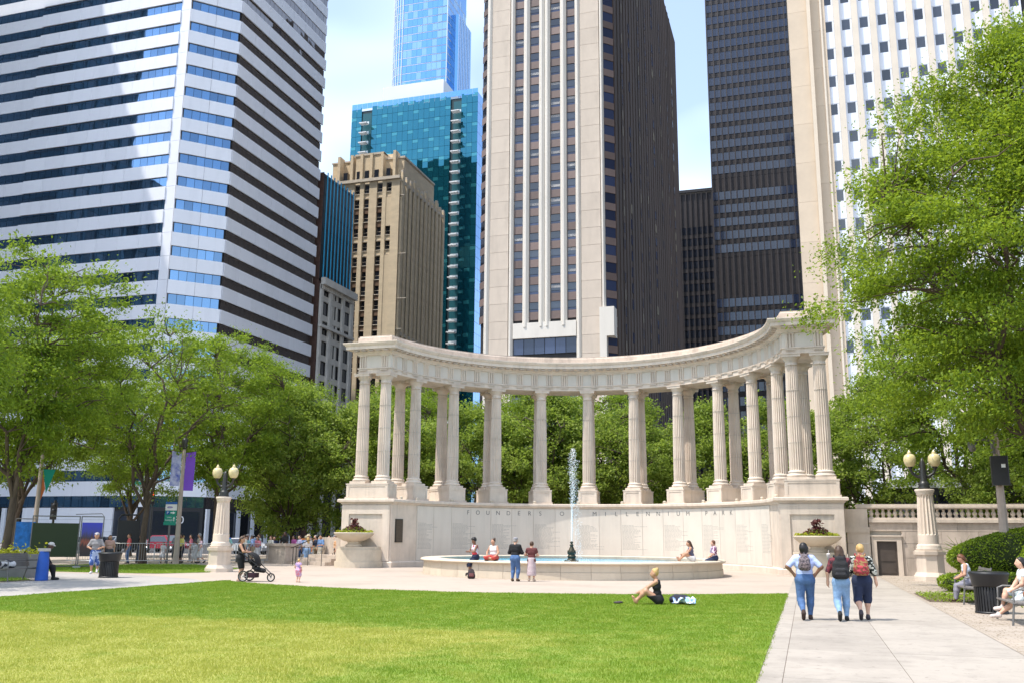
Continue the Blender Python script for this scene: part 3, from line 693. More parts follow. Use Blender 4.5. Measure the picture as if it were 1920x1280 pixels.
black_slab('low_black_slab', (-28, 290, 0), 'lower black steel office block with flat roof between two darker towers', -38.5, -17, 290, 111.2, 1.66, 3.75, 110.0, [(102.2, 112)], GL_WIN, seed=5)

# -- J: white and limestone tower on the right
J = bldg('white_striped_tower', (15, 120, 0), 'white tower of limestone piers, ribbed white spandrels and square windows')
LIME = mat('buff_limestone', (.60, .49, .37), .8, .07, .4, .08, 12, rand=.03)
ALU = mat('white_ribbed_aluminium', (.72, .76, .84), .45, .02, 1, rand=.02, spec=.5)
LIME2 = mat('pale_limestone_pier', (.66, .585, .49), .8, .06, .4, .08, 12, rand=.03)
mb = MB(); mb.box(-13.7, 30, -4.7, 35, 0, 150); mb.build('core', CORE, J)
fJ = Facade(J, (1.07, 115, 0), 0.0); J0 = 1.07
zr = [65.84 + 3.755 * k for k in range(-11, 4)]
k = 0
while True:                                           # corner pier blocks
    z = 1 + 5.1 * k
    if z > 140: break
    fJ.piece('limestone_block', 0, z + .01, 2.28, 5.08, .8, .12, LIME); fJ.piece('limestone_block', 2.75, z + 2.4, 1.75, 5.08, .5, -.1, LIME); k += 1
fJ.piece('corner_fin', 2.29, 0, .45, 150, .9, .42, mat('pale_fin_stone', (.66, .56, .44), .75, .05, .4))
NC = 11
rs = MB(); rs.box(0, 1.40, -.12, 0, 0, 2.17)
for q in range(12): rs.box(.03 + q * .1155, .075 + q * .1155, -.02, .018, .01, 2.16)
spm = rs.mesh('ribbed_spandrel', ALU)
wfm = MB(); wfm.box(0, 1.40, -.10, .03, 0, .07); wfm.box(0, 1.40, -.10, .03, 1.49, 1.55); wfm.box(0, .22, -.10, .03, .07, 1.49); wfm.box(1.18, 1.40, -.10, .03, .07, 1.49)
wfm = wfm.mesh('window_frame', ALU); gJ = random.Random(3)
wpm = MB(); wpm.box(.222, 1.178, -.10, -.06, .072, 1.488); wpm = wpm.mesh('window_pane', GL_WIN)
blm = MB(); blm.box(.225, 1.175, -.055, -.045, .5, 1.485); blm = blm.mesh('blind', mat('drawn_pale_blind', (.42, .62, .68), .7))
for ci in range(NC):
    u = 4.12 + 2.12 * ci
    fJ.piece('limestone_pier', u - .71 if ci else 3.9, 0, .70 if ci else .21, 150, .55, .035, LIME2)
    for z in zr:
        wn = link('window', wfm, None, J, fJ.loc(u, z - 1.55, 0)); link('window_pane', wpm, None, wn)
        if gJ.random() < .14: link('blind', blm, None, wn)
        link('ribbed_spandrel', spm, None, J, fJ.loc(u, z + .02, 0))
    ls = MB(); ls.box(0, 1.40, -.12, 0, 0, zr[0] - 1.6); ls.build('lower_strip', ALU, J, fJ.loc(u, 0, 0))
    us = MB(); us.box(0, 1.40, -.12, 0, 0, 70); us.build('upper_strip', ALU, J, fJ.loc(u, zr[-1] + 2.2, 0))
# ------------------------------------------------------------------ the colonnade (peristyle)
PER = empty('peristyle', (CX, CY, 0), 0, 'curved limestone colonnade with paired fluted columns behind the round fountain', 'colonnade')
def ring(mb, r0, r1, y0, prof, n=72, mi=0, smooth=False):
    """ring sector open to the south; prof = [(offset, z)...]; both ends are cut straight at local y = y0 - offset"""
    loops = []
    for o, z in prof:
        ri, ro, y = r0 - o, r1 + o, y0 - o
        ai = math.acos(y / ri); ao = math.acos(y / ro)
        L = [(ri * math.sin(-ai + 2 * ai * k / n), ri * math.cos(-ai + 2 * ai * k / n), z) for k in range(n + 1)]
        L += [(ro * math.sin(ao - 2 * ao * k / n), ro * math.cos(ao - 2 * ao * k / n), z) for k in range(n + 1)]
        loops.append(L)
    m = 2 * (n + 1); V = [p for L in loops for p in L]; F = []
    for i in range(len(prof) - 1):
        for k in range(m):
            j = (k + 1) % m; F.append((i * m + k, i * m + j, (i + 1) * m + j, (i + 1) * m + k))
    mb.add(V, F, mi, smooth)
    b = 0
    for base, flip in ((0, False), ((len(prof) - 1) * m, True)):
        for k in range(n):
            q = (base + k, base + k + 1, base + 2 * n - k, base + 2 * n + 1 - k); mb.add(V, [q if flip else q[::-1]], mi)
    return mb
mb = MB(); ring(mb, 9.83, 12.74, .80, [(.10, 0), (.10, .24), (.05, .30), (0, .31), (0, 3.24), (.05, 3.28), (.08, 3.33), (.20, 3.38), (.20, 3.50), (.14, 3.53)])
POD = mb.build('podium', STONE, PER)
# inner wall panels, separate stones with open joints
PANR = 9.83
def curved_panel(a0, a1, r, t, z0, z1, n=4):
    V = []
    for k in range(n + 1):
        a = R(a0 + (a1 - a0) * k / n)
        for rr in (r, r - t):
            for z in (z0, z1): V.append((rr * math.sin(a), rr * math.cos(a), z))
    F = []
    for k in range(n):
        b = 4 * k; F += [(b + 2, b + 3, b + 7, b + 6), (b, b + 4, b + 5, b + 1), (b + 1, b + 5, b + 7, b + 3), (b, b + 2, b + 6, b + 4)]
    F += [(0, 1, 3, 2), (4 * n, 4 * n + 2, 4 * n + 3, 4 * n + 1)]
    return V, F
V, F = curved_panel(.045, 7.555, PANR + .01, .065, .315, 3.225); pm = MB().add(V, F).mesh('wall_panel', STONE2)
for k in range(19):
    link('wall_panel', pm, None, POD, (0, 0, 0), (0, 0, -R(-71.9 + 7.6 * k)))
# engraved donor names: rows of fine shallow marks, too small to read
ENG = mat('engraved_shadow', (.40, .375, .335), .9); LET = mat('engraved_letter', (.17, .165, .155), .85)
gN = random.Random(11)
for c0 in range(0, 19, 2):
    nb = MB(); a0 = -71.9 + 7.6 * c0 + .45
    for row in range(21):
        z = 2.30 - .068 * row; a = a0; end = a0 + gN.choice([4.2, 5.2, 5.8, 6.4, 6.6, 6.2, 8.8]) if row else a0 + 4
        while a < end:
            wl = gN.uniform(.35, 1.1); V, F = curved_panel(a, min(a + wl, end), PANR - .0555, .0015, z, z + .026, 1); nb.add(V, F); a += wl + .18
    nb.build('engraved_names', ENG, POD)
txt = 'FOUNDERS OF MILLENNIUM PARK'
for i, ch in enumerate(txt):
    if ch == ' ': continue
    a = R(-50.2 + 97.9 * i / (len(txt) - 1)); r = PANR - .060
    o = link('letter', text_mesh(ch, .34, .004), LET, POD, (r * math.sin(a), r * math.cos(a), 2.955), (R(90), 0, -a))
# bronze plaque on the return by the left end
V, F = curved_panel(-83.2, -79.0, PANR + .01, .05, 1.28, 2.5, 2); mb = MB().add(V, F); V, F = curved_panel(-82.9, -79.3, PANR, .055, 1.33, 2.45, 2); mb.add(V, F, 1)
PLQ = mat('plaque_text', (.075, .06, .045), .45, .5, 14, metal=.3, streak=(.4, .4, 6))
mb.build('plaque', [DARKM, PLQ], POD)
V, F = curved_panel(60.9, 61.9, PANR + .01, .11, .06, .24, 1); MB().add(V, F).build('outlet_box', GREYM, POD)
# raised framing and recessed field on the two pylon faces
for s in (-1, 1):
    fb = MB(); x0, x1 = (-12.68, -9.89) if s < 0 else (9.89, 12.68); y = .80
    fb.box(x0, x0 + .42, y - .075, y + .05, .32, 3.2); fb.box(x1 - .42, x1, y - .075, y + .05, .32, 3.2); fb.box(x0 + .42, x1 - .42, y - .075, y + .05, 2.74, 3.2)
    fb.box(x0 + .42, x1 - .42, y - .075, y + .05, .32, .62)
    fb.build('pylon_frame', STONE, PER)
# pedestals
def pedestal(rad, wd, name='pedestal'):
    mb = MB(); h0, h1 = 3.52, 4.36
    mb.box(-wd / 2 - .07, wd / 2 + .07, -rad / 2 - .07, rad / 2 + .07, h0, h0 + .12)
    mb.box(-wd / 2, wd / 2, -rad / 2, rad / 2, h0 + .12, h1 - .07); mb.box(-wd / 2 - .04, wd / 2 + .04, -rad / 2 - .04, rad / 2 + .04, h1 - .07, h1)
    # raised borders give the sunk panels
    for sx in (-1, 1):
        x = sx * wd / 2
        for q in (-1, 1): mb.box(min(x, x + sx * .025), max(x, x + sx * .025), q * (rad / 2 - .07) - .07, q * (rad / 2 - .07) + .07, h0 + .125, h1 - .075)
        mb.box(min(x, x + sx * .025), max(x, x + sx * .025), -rad / 2 + .14, rad / 2 - .14, h1 - .16, h1 - .075)
    for sy in (-1, 1):
        y = sy * rad / 2
        for q in (-1, 1): mb.box(q * (wd / 2 - .065) - .065, q * (wd / 2 - .065) + .065, min(y, y + sy * .025), max(y, y + sy * .025), h0 + .125, h1 - .075)
        mb.box(-wd / 2 + .13, wd / 2 - .13, min(y, y + sy * .025), max(y, y + sy * .025), h1 - .16, h1 - .075)
    return mb.mesh(name, STONE)
R1, GAP = 10.72, 1.286
pedm = pedestal(2.42, 1.06); pedend = pedestal(2.42, 1.10)
# a column: fluted shaft, moulded base, Doric capital
Hc0, Hc1 = 4.36, 10.38
prof = [(.335, 4.78), (.338, 4.85), (.340, 5.4), (.338, 6.4), (.325, 7.6), (.305, 8.8), (.285, 9.83)]
mb = MB(); mb.lathe(prof, 40, flute=[0, .15, .15, .15, .15, .15, .15], smooth=False)
shaft = mb.mesh('column', STONE)
mb = MB(); mb.box(-.46, .46, -.46, .46, Hc0, Hc0 + .13)
mb.lathe([(.44, Hc0 + .13), (.465, Hc0 + .16), (.47, Hc0 + .21), (.44, Hc0 + .25), (.395, Hc0 + .27), (.385, Hc0 + .30), (.40, Hc0 + .335), (.415, Hc0 + .36), (.40, Hc0 + .395), (.355, Hc0 + .42), (.338, Hc0 + .43)], 32)
cbase = mb.mesh('column_base', STONE)
mb = MB(); mb.lathe([(.287, 9.82), (.31, 9.84), (.31, 9.88), (.292, 9.89), (.292, 10.04), (.31, 10.05), (.315, 10.07), (.36, 10.12), (.40, 10.19), (.41, 10.22), (.41, 10.225)], 32)
mb.box(-.44, .44, -.44, .44, 10.222, 10.34); mb.box(-.47, .47, -.47, .47, 10.34, 10.378)
ccap = mb.mesh('capital', STONE)
jointm = MB()
for z in (6.1, 7.35, 8.6): jointm.lathe([(.336 - (z - 5) * .008, z), (.336 - (z - 5) * .008, z + .012)], 32)
jm = jointm.mesh('drum_joint', ENG)
def column(x, y, rz, par):
    c = link('column', shaft, None, par, (x, y, 0), (0, 0, rz)); link('column_base', cbase, None, c); link('capital', ccap, None, c); link('drum_joint', jm, None, c)
for k in range(12):
    if k in (0, 11):
        s = -1 if k == 0 else 1; y = 1.50
        link('pedestal', pedend, None, PER, (s * (R1 + GAP / 2), y, 0), (0, 0, R(90)))
        for r in (R1, R1 + GAP): column(s * r, y, 0, PER)
        continue
    a = (k - 5.5) * R(15.2)
    link('pedestal', pedm, None, PER, ((R1 + GAP / 2) * math.sin(a), (R1 + GAP / 2) * math.cos(a), 0), (0, 0, -a))
    for r in (R1, R1 + GAP): column(r * math.sin(a), r * math.cos(a), -a, PER)
# entablature: architrave with taenia, frieze, cornice, blocking course
EI, EO, EY = 10.40, 12.33, 1.18
mb = MB(); ring(mb, EI, EO, EY, [(0, 10.382), (0, 10.62), (.05, 10.63), (.05, 10.69), (.0, 10.695)]); mb.build('architrave', STONE, PER)
mb = MB(); ring(mb, EI, EO, EY, [(-.03, 10.69), (-.03, 11.38)]); FRZ = mb.build('frieze', STONE2, PER)
mb = MB(); ring(mb, EI, EO, EY, [(-.03, 11.38), (.07, 11.39), (.07, 11.46), (.13, 11.50), (.20, 11.56), (.20, 11.60), (.50, 11.66), (.52, 11.66), (.52, 11.82), (.58, 11.86), (.66, 11.97), (.66, 12.02), (.30, 12.08)]); COR = mb.build('cornice', STONE, PER)
mb = MB(); ring(mb, EI, EO, EY, [(.06, 12.05), (.06, 12.36), (.0, 12.40), (0, 12.46)]); mb.build('blocking_course', STONE3, PER)
# triglyphs: three bars and guttae
tg = MB()
for q in (-1, 0, 1): tg.prism([(q * .14 - .062, 0), (q * .14 - .03, -.07), (q * .14 + .03, -.07), (q * .14 + .062, 0)], 10.70, 11.32)
tg.box(-.215, .215, -.085, 0, 11.32, 11.385); tg.box(-.215, .215, -.095, 0, 10.56, 10.60)
for q in range(6): tg.box(-.20 + q * .073, -.165 + q * .073, -.085, 0, 10.50, 10.56)
tgm = tg.mesh('triglyph', STONE)
for k in range(-16, 17):
    a = k * R(5.067); r = EI + .03
    if abs(k) < 17: link('triglyph', tgm, None, FRZ, (r * math.sin(a), r * math.cos(a), 0), (0, 0, -a))
for s in (-1, 1):
    for x in (10.72, 12.02): link('triglyph', tgm, None, FRZ, (s * x, EY + .03, 0), (0, 0, 0))
mu = MB()
for k in range(-33, 34):
    a = k * R(2.5335)
    c_, s_ = math.cos(a), math.sin(a)
    P = []
    for rr, tt, z in [(rr, tt, z) for z in (11.565, 11.625) for rr in (EI - .18, EI - .46) for tt in (-.12, .12)]:
        P.append((rr * s_ + tt * c_, rr * c_ - tt * s_, z))
    mu.add(P, [(0, 1, 3, 2), (4, 6, 7, 5), (0, 4, 5, 1), (2, 3, 7, 6), (0, 2, 6, 4), (1, 5, 7, 3)])
for s in (-1, 1):
    for q in range(5): mu.box(s * 11.36 - .9 + q * .45 - .12, s * 11.36 - .9 + q * .45 + .12, EY - .46, EY - .18, 11.565, 11.625)
mu.build('mutules', STONE3, COR)['kind'] = 'stuff'
# ridge of roosting birds' spikes on the left shoulder
# floodlights on the ledge
nfl_ = 0; fm = MB(); fm.box(-.09, .09, -.07, .07, 0, .09, 0, .02); fm.ball((0, -.01, .11), (.11, .085, .06), 10, 5); fmm = fm.mesh('floodlight', CREAM)
for k in range(13):
    a = R(-91.2 + 15.2 * (k + .3)) if k else R(-80)
    if abs(math.degrees(a)) > 84: continue
    o = link('floodlight', fmm, None, None, (CX + 9.86 * math.sin(a), CY + 9.86 * math.cos(a), 3.53), (0, 0, -a))
    nfl_ = globals().get('nfl_', 0) + 1; tag(o, 'small cream floodlight, %s from the plaque end along the colonnade ledge' % ['first', 'second', 'third', 'fourth', 'fifth', 'sixth', 'seventh', 'eighth', 'ninth', 'tenth', 'eleventh', 'twelfth', 'thirteenth'][nfl_ - 1], 'floodlight', 'floodlights along the colonnade ledge')

# ------------------------------------------------------------------ planters before the pylons
def leaf_cloud(name, pts, size, m, parent=None, loc=(0, 0, 0), seed=0, up=.4, elong=1.9):
    g = np.random.default_rng(seed); P = np.asarray(pts, dtype=np.float64); n = len(P)
    d = g.normal(0, 1, (n, 3)); d[:, 2] = d[:, 2] * .6 - .1; d /= np.linalg.norm(d, axis=1)[:, None]
    nn = g.normal(0, 1, (n, 3)); nn[:, 2] = np.abs(nn[:, 2]) + up; s = np.cross(nn, d); s /= np.linalg.norm(s, axis=1)[:, None] + 1e-9
    f = np.cross(d, s); L = size * g.uniform(.6, 1.35, n)[:, None]; W = L / elong
    B = P - d * L * .5; T = P + d * L * .5 - f * L * .12; A1 = P + s * W * .5 + f * L * .08; A2 = P - s * W * .5 + f * L * .08
    V = np.stack([B, A1, T, A2], 1).reshape(-1, 3); Q = np.arange(4 * n).reshape(n, 4)
    me = np_mesh(name, V, Q); return link(name, me, m, parent, loc)
def urn_planter(x, y, label, plabel, seed):
    t = empty('stone_planter', (x, y, 0), 0, label, 'planter', 'urn planters before the colonnade ends')
    mb = MB(); mb.prism([(1.25 * math.sin(R(a)), .62 - .0 - 1.25 * math.cos(R(a)) * .98) for a in range(-90, 91, 12)] + [(1.25, .92), (-1.25, .92)], 0, .30)
    mb.prism([(1.17 * math.sin(R(a)), .62 - 1.17 * math.cos(R(a)) * .98) for a in range(-90, 91, 12)] + [(1.17, .92), (-1.17, .92)], .30, .90, top=None)
    mb.prism([(1.10 * math.sin(R(a)), .62 - 1.10 * math.cos(R(a)) * .98) for a in range(-90, 91, 12)] + [(1.10, .92), (-1.10, .92)], .90, 1.05)
    mb.build('pedestal', CREAM, t)
    mb = MB(); mb.lathe([(.42, 1.05), (.44, 1.12), (.40, 1.16), (.30, 1.22), (.30, 1.27), (.36, 1.31)], 20); mb.build('foot', CREAM, t)
    mb = MB(); mb.lathe([(.34, 1.30), (.55, 1.36), (.80, 1.48), (.98, 1.63), (1.03, 1.70), (1.05, 1.74), (1.03, 1.77), (.95, 1.77), (.92, 1.70)], 32); mb.build('bowl', CREAM, t)
    mb = MB(); mb.lathe([(0, 1.71), (.94, 1.71)][::-1], 24); mb.build('soil', SOIL, t)
    g = np.random.default_rng(seed)
    def dome(n, r, h, z=1.74, q=.55):
        a = g.uniform(0, 6.28, n); u = np.sqrt(g.random(n)) * r; zz = z + h * (1 - (u / r) ** 2) * g.uniform(.35, 1, n)
        return np.stack([u * np.cos(a), u * np.sin(a), zz], 1)
    f = empty('flowers', (x, y, 0), 0, plabel, 'flowers', 'flowers in the urn planters')
    leaf_cloud('green_leaves', dome(420, .88, .34), .13, LEAF_A, f, seed=seed)
    a = g.uniform(0, 6.28, 240); leaf_cloud('lime_leaves', np.stack([np.cos(a) * g.uniform(.72, .98, 240), np.sin(a) * g.uniform(.72, .98, 240), 1.76 + g.uniform(0, .12, 240)], 1), .11, LEAF_Y, f, seed=seed + 1)
    leaf_cloud('purple_leaves', dome(330, .72, .48), .15, LEAF_P, f, seed=seed + 2)
    leaf_cloud('centre_spike', np.stack([g.normal(0, .09, 90), g.normal(0, .09, 90), 1.95 + g.random(90) * .52], 1), .2, LEAF_P, f, seed=seed + 3, up=0)
    return t
urn_planter(-22.45, 44.85, 'cream stone urn on stepped drum before the pylon with the bronze plaque', 'purple and lime flowers in the urn by the bronze plaque', 20)
urn_planter(.42, 44.85, 'cream stone urn on stepped drum before the pylon beside the balustrade', 'purple and green flowers in the urn beside the balustrade', 40)

# ------------------------------------------------------------------ fountain
FO = empty('fountain', (FX, FY, 0), 0, 'low round stone fountain with bronze nozzle in front of the colonnade', 'fountain')
N_ST = 36
def ringpiece(r0, r1, a0, a1, z0, z1, n=3, bev=0.0):
    V = []; F = []
    for k in range(n + 1):
        a = a0 + (a1 - a0) * k / n
        for r in (r0, r1):
            for z in (z0, z1): V.append((r * math.sin(a), r * math.cos(a), z))
    for k in range(n):
        b = 4 * k; F += [(b + 2, b + 6, b + 7, b + 3), (b, b + 1, b + 5, b + 4), (b + 1, b + 3, b + 7, b + 5), (b, b + 4, b + 6, b + 2)]
    F += [(0, 2, 3, 1), (4 * n, 4 * n + 1, 4 * n + 3, 4 * n + 2)]
    return V, F
mb = MB(); V, F = ringpiece(6.15, FR - .06, 0, 2 * math.pi, 0, .56, 72); mb.add(V, F); mb.build('basin_wall', ENG, FO)
st = 2 * math.pi / N_ST
V, F = ringpiece(6.3, FR + .01, .0009, st - .0009, .002, .285); s1 = MB().add(V, F).mesh('stone', CREAM)
V, F = ringpiece(6.3, FR - .02, .0009, st - .0009, .292, .575); s2 = MB().add(V, F).mesh('stone', CREAM)
for k in range(N_ST):
    link('stone', s1, None, FO, (0, 0, 0), (0, 0, -k * st)); link('stone', s2, None, FO, (0, 0, 0), (0, 0, -k * st))
cp = MB(); prf = [(6.02, .50), (6.02, .66), (6.06, .69), (6.80, .69), (6.87, .66), (6.885, .625), (6.86, .59), (6.74, .57)]
for k in range(N_ST // 2):
    pass
cpm = MB(); n = 6; aa = 2 * st; V = []; F = []; m_ = len(prf)
for k in range(n + 1):
    a = .0006 + (aa - .0012) * k / n
    for r, z in prf: V.append((r * math.sin(a), r * math.cos(a), z))
for k in range(n):
    for i in range(m_): F.append((k * m_ + i, (k + 1) * m_ + i, (k + 1) * m_ + (i + 1) % m_, k * m_ + (i + 1) % m_))
F += [tuple(range(m_)), tuple(range(n * m_ + m_ - 1, n * m_ - 1, -1))]
cpm = MB().add(V, F).mesh('coping_stone', CREAM)
for k in range(N_ST // 2): link('coping_stone', cpm, None, FO, (0, 0, 0), (0, 0, -k * aa))
mb = MB(); mb.lathe([(6.3, .05), (0, .05)], 48); mb.build('pool_floor', POOLF, FO)
mb = MB()
mb.lathe([(6.2, .555), (4, .556), (2, .554), (0, .555)], 64); wo_ = mb.build('water', WATER, None, (FX, FY, 0)); wo_['kind'] = 'structure'
NX, NY = -10.25, 42.3; NS = .64
mb = MB(); mb.lathe([(.52, .40), (.54, .58), (.50, .62), (.34, .66), (.27, .70), (.26, .78), (.30, .82), (.31, .90), (.26, .94), (.23, 1.02), (.29, 1.12), (.27, 1.24), (.19, 1.38), (.14, 1.50), (.10, 1.60), (.14, 1.63), (.15, 1.67), (.09, 1.71), (.07, 1.77), (.11, 1.81), (.115, 1.86), (.07, 1.91), (.03, 1.93)], 20, (0, 0, 0))
for k in range(8):
    a = k * math.pi / 4; mb.ball((.27 * math.cos(a), .27 * math.sin(a), 1.16), (.05, .05, .14), 8, 5)
mb.v = [(x * NS, y * NS, .50 + (z - .45) * NS) for x, y, z in mb.v]
mb.build('nozzle', BRONZE, FO, (NX - FX, NY - FY, 0))
g = np.random.default_rng(21); jm_ = MB()
jm_.tube([(0, 0, 1.42), (.005, 0, 1.9), (.012, .01, 2.5), (.02, .02, 3.0)], [.022, .026, .024, .012], 8)
for k in range(1700):
    u = g.random(); z = 1.8 + 3.85 * u ** .7; s = .022 + .115 * max(0, (z - 2.6) / 3.3) ** .9 * (1 if z < 5.2 else max(.2, (5.75 - z) / .6))
    x = .022 * (z - 1.5) + g.normal(0, s); y = g.normal(0, s); r = g.uniform(.003, .009)
    jm_.ball((x, y, z), (r, r, r * g.uniform(1.4, 4)), 4, 3)
for k in range(700):
    z = g.uniform(.6, 4.2); r = g.uniform(.003, .008); jm_.ball((.16 + .05 * (4.5 - z) + g.normal(0, .10), g.normal(0, .12), z), (r, r, r * 3), 4, 3)
for k in range(260):
    a_ = g.uniform(0, 6.28); q = abs(g.normal(.35, .3)); r = g.uniform(.004, .012); jm_.ball((.2 + q * math.cos(a_), q * math.sin(a_), .56 + abs(g.normal(0, .05))), (r, r, r), 4, 3)
jo = jm_.build('water_jet', SPRAY, None, (NX, NY, 0)); tag(jo, 'white water jet spraying up from the bronze nozzle', 'water jet', kind='stuff')

# ------------------------------------------------------------------ balustrade wall with door, right of the colonnade
BW = empty('balustrade_wall', (6, 47.9, 0), 0, 'limestone retaining wall with turned balusters and a dark metal door', 'wall')
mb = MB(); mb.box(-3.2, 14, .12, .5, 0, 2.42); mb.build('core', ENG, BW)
zc = [0, .81, 1.46, 2.02, 2.42]
gB = random.Random(5)
for i in range(4):
    x = -3.2 + .01
    while x < 13.9:
        wd = 1.9 if i % 2 else 1.55; wd = min(wd, 13.95 - x)
        if wd < .2: break
        segs = [(x, x + wd)]
        if i in (0, 1, 2):      # leave the door opening
            d0, d1 = -3.15, -1.80
            top = zc[i] < 1.78
            if top:
                ns = []
                for a, b in segs:
                    if b <= d0 or a >= d1: ns.append((a, b))
                    else:
                        if a < d0: ns.append((a, d0))
                        if b > d1: ns.append((d1, b))
                segs = ns
        for a, b in segs:
            if b - a > .06:
                m2 = MB(); m2.box(a + .004, b - .004, 0, .2, zc[i] + .004, zc[i + 1] - .012); m2.build('wall_stone', STONE3, BW)
        x += wd
mb = MB(); mb.box(-3.2, 14, -.10, .45, 2.42, 2.56); mb.box(-3.2, 14, -.04, .42, 2.56, 2.64); mb.build('ledge', STONE, BW)
mb = MB(); mb.box(-3.72, 14, -.08, .42, 3.10, 3.18); mb.box(-3.72, 14, -.03, .37, 3.04, 3.10); mb.box(-3.72, 14, -.05, .39, 3.18, 3.27); mb.build('top_rail', STONE, BW)
bm_ = MB(); bm_.box(-.085, .085, -.085, .085, 2.64, 2.68)
bm_.lathe([(.06, 2.68), (.085, 2.70), (.06, 2.72), (.10, 2.78), (.115, 2.82), (.10, 2.87), (.06, 2.93), (.05, 2.97), (.075, 3.0), (.055, 3.02), (.07, 3.04)], 14)
bmm = bm_.mesh('baluster', STONE)
for k in range(62): link('baluster', bmm, None, BW, (-3.32 + k * .2625, .17, 0))
mb = MB(); mb.box(-4.25, -3.25, -.16, .6, 2.2, 3.04); mb.box(-4.3, -3.2, -.22, .6, 1.95, 2.2); mb.box(-4.2, -3.2, -.18, .6, .0, .8); mb.box(-4.2, -3.2, -.16, .6, .81, 1.45); mb.box(-4.2, -3.2, -.18, .6, 1.46, 1.95); mb.build('end_pier', STONE, BW)
mb = MB(); mb.box(-3.14, -2.92, -.10, .2, 0, 1.56); mb.box(-2.04, -1.82, -.10, .2, 0, 1.56); mb.box(-3.14, -1.82, -.10, .2, 1.56, 1.77); mb.box(-3.20, -1.76, -.15, .2, 1.77, 1.84); mb.build('door_surround', STONE, BW)
mb = MB(); mb.box(-2.9, -2.06, .04, .09, .01, 1.54); mb.box(-2.82, -2.14, .02, .04, .1, .55); mb.box(-2.82, -2.14, .02, .04, .65, 1.45); mb.build('door', mat('door_brown_metal', (.075, .058, .048), .5, .15, 3), BW)

# ------------------------------------------------------------------ twin-globe lamps on fluted stone columns
def park_lamp(x, y, s, label):
    t = empty('park_lamp', (x, y, 0), 0, label, 'lamp', 'twin globe lamps on fluted stone posts'); t.scale = (s, s, s)
    mb = MB(); oc = lambda r, a0=22.5: [(r * math.cos(R(a0 + 45 * k)), r * math.sin(R(a0 + 45 * k))) for k in range(8)]
    mb.prism(oc(.62), 0, .16); mb.prism(oc(.60), .16, .30, top=oc(.52)); mb.prism(oc(.49), .30, .92); mb.prism(oc(.56), .92, 1.04, top=oc(.58)); mb.prism(oc(.52), 1.04, 1.08); mb.build('base', STONE, t)
    mb = MB(); mb.lathe([(.44, 1.08), (.45, 1.13), (.41, 1.18), (.42, 1.23), (.39, 1.28), (.36, 1.30)], 28)
    mb.lathe([(.355, 1.30), (.35, 1.62), (.345, 1.66), (.275, 3.00), (.275, 3.06)], 32, flute=[0, 0, .17, .17, 0], smooth=False); mb.build('shaft', STONE, t)
    mb = MB(); mb.lathe([(.275, 3.06), (.30, 3.09), (.29, 3.13), (.33, 3.18), (.345, 3.24), (.33, 3.27)], 28); mb.build('capital', STONE, t)
    mb = MB(); mb.lathe([(.22, 3.27), (.22, 3.33), (.18, 3.40), (.22, 3.46), (.15, 3.52), (.12, 3.6), (.13, 3.9), (.10, 4.05), (.11, 4.2), (.06, 4.32), (.03, 4.42)], 16); mb.build('stem', DARKM, t)
    for sx in (-1, 1):
        mb = MB(); mb.tube([(0, 0, 3.72), (sx * .2, 0, 3.74), (sx * .36, 0, 3.86), (sx * .42, 0, 4.0), (sx * .42, 0, 4.10)], [.075, .06, .05, .05, .10], 8)
        mb.tube([(sx * .08, 0, 3.95), (sx * .2, 0, 3.93), (sx * .3, 0, 3.82)], [.03, .025, .02], 6); mb.build('arm', DARKM, t)
        mb = MB(); mb.lathe([(.10, 4.10), (.155, 4.14), (.205, 4.24), (.225, 4.36), (.205, 4.47), (.15, 4.55), (.07, 4.58), (.085, 4.60), (.05, 4.66), (.02, 4.70), (.0, 4.75)], 18, (sx * .42, 0, 0)); mb.build('globe', GLOBE, t)
    return t
park_lamp(-24.96, 36.82, 1.0, 'twin globe lamp on fluted stone post beside the woman with the stroller')
park_lamp(4.75, 42.68, 1.13, 'twin globe lamp on fluted stone post before the balustrade wall')
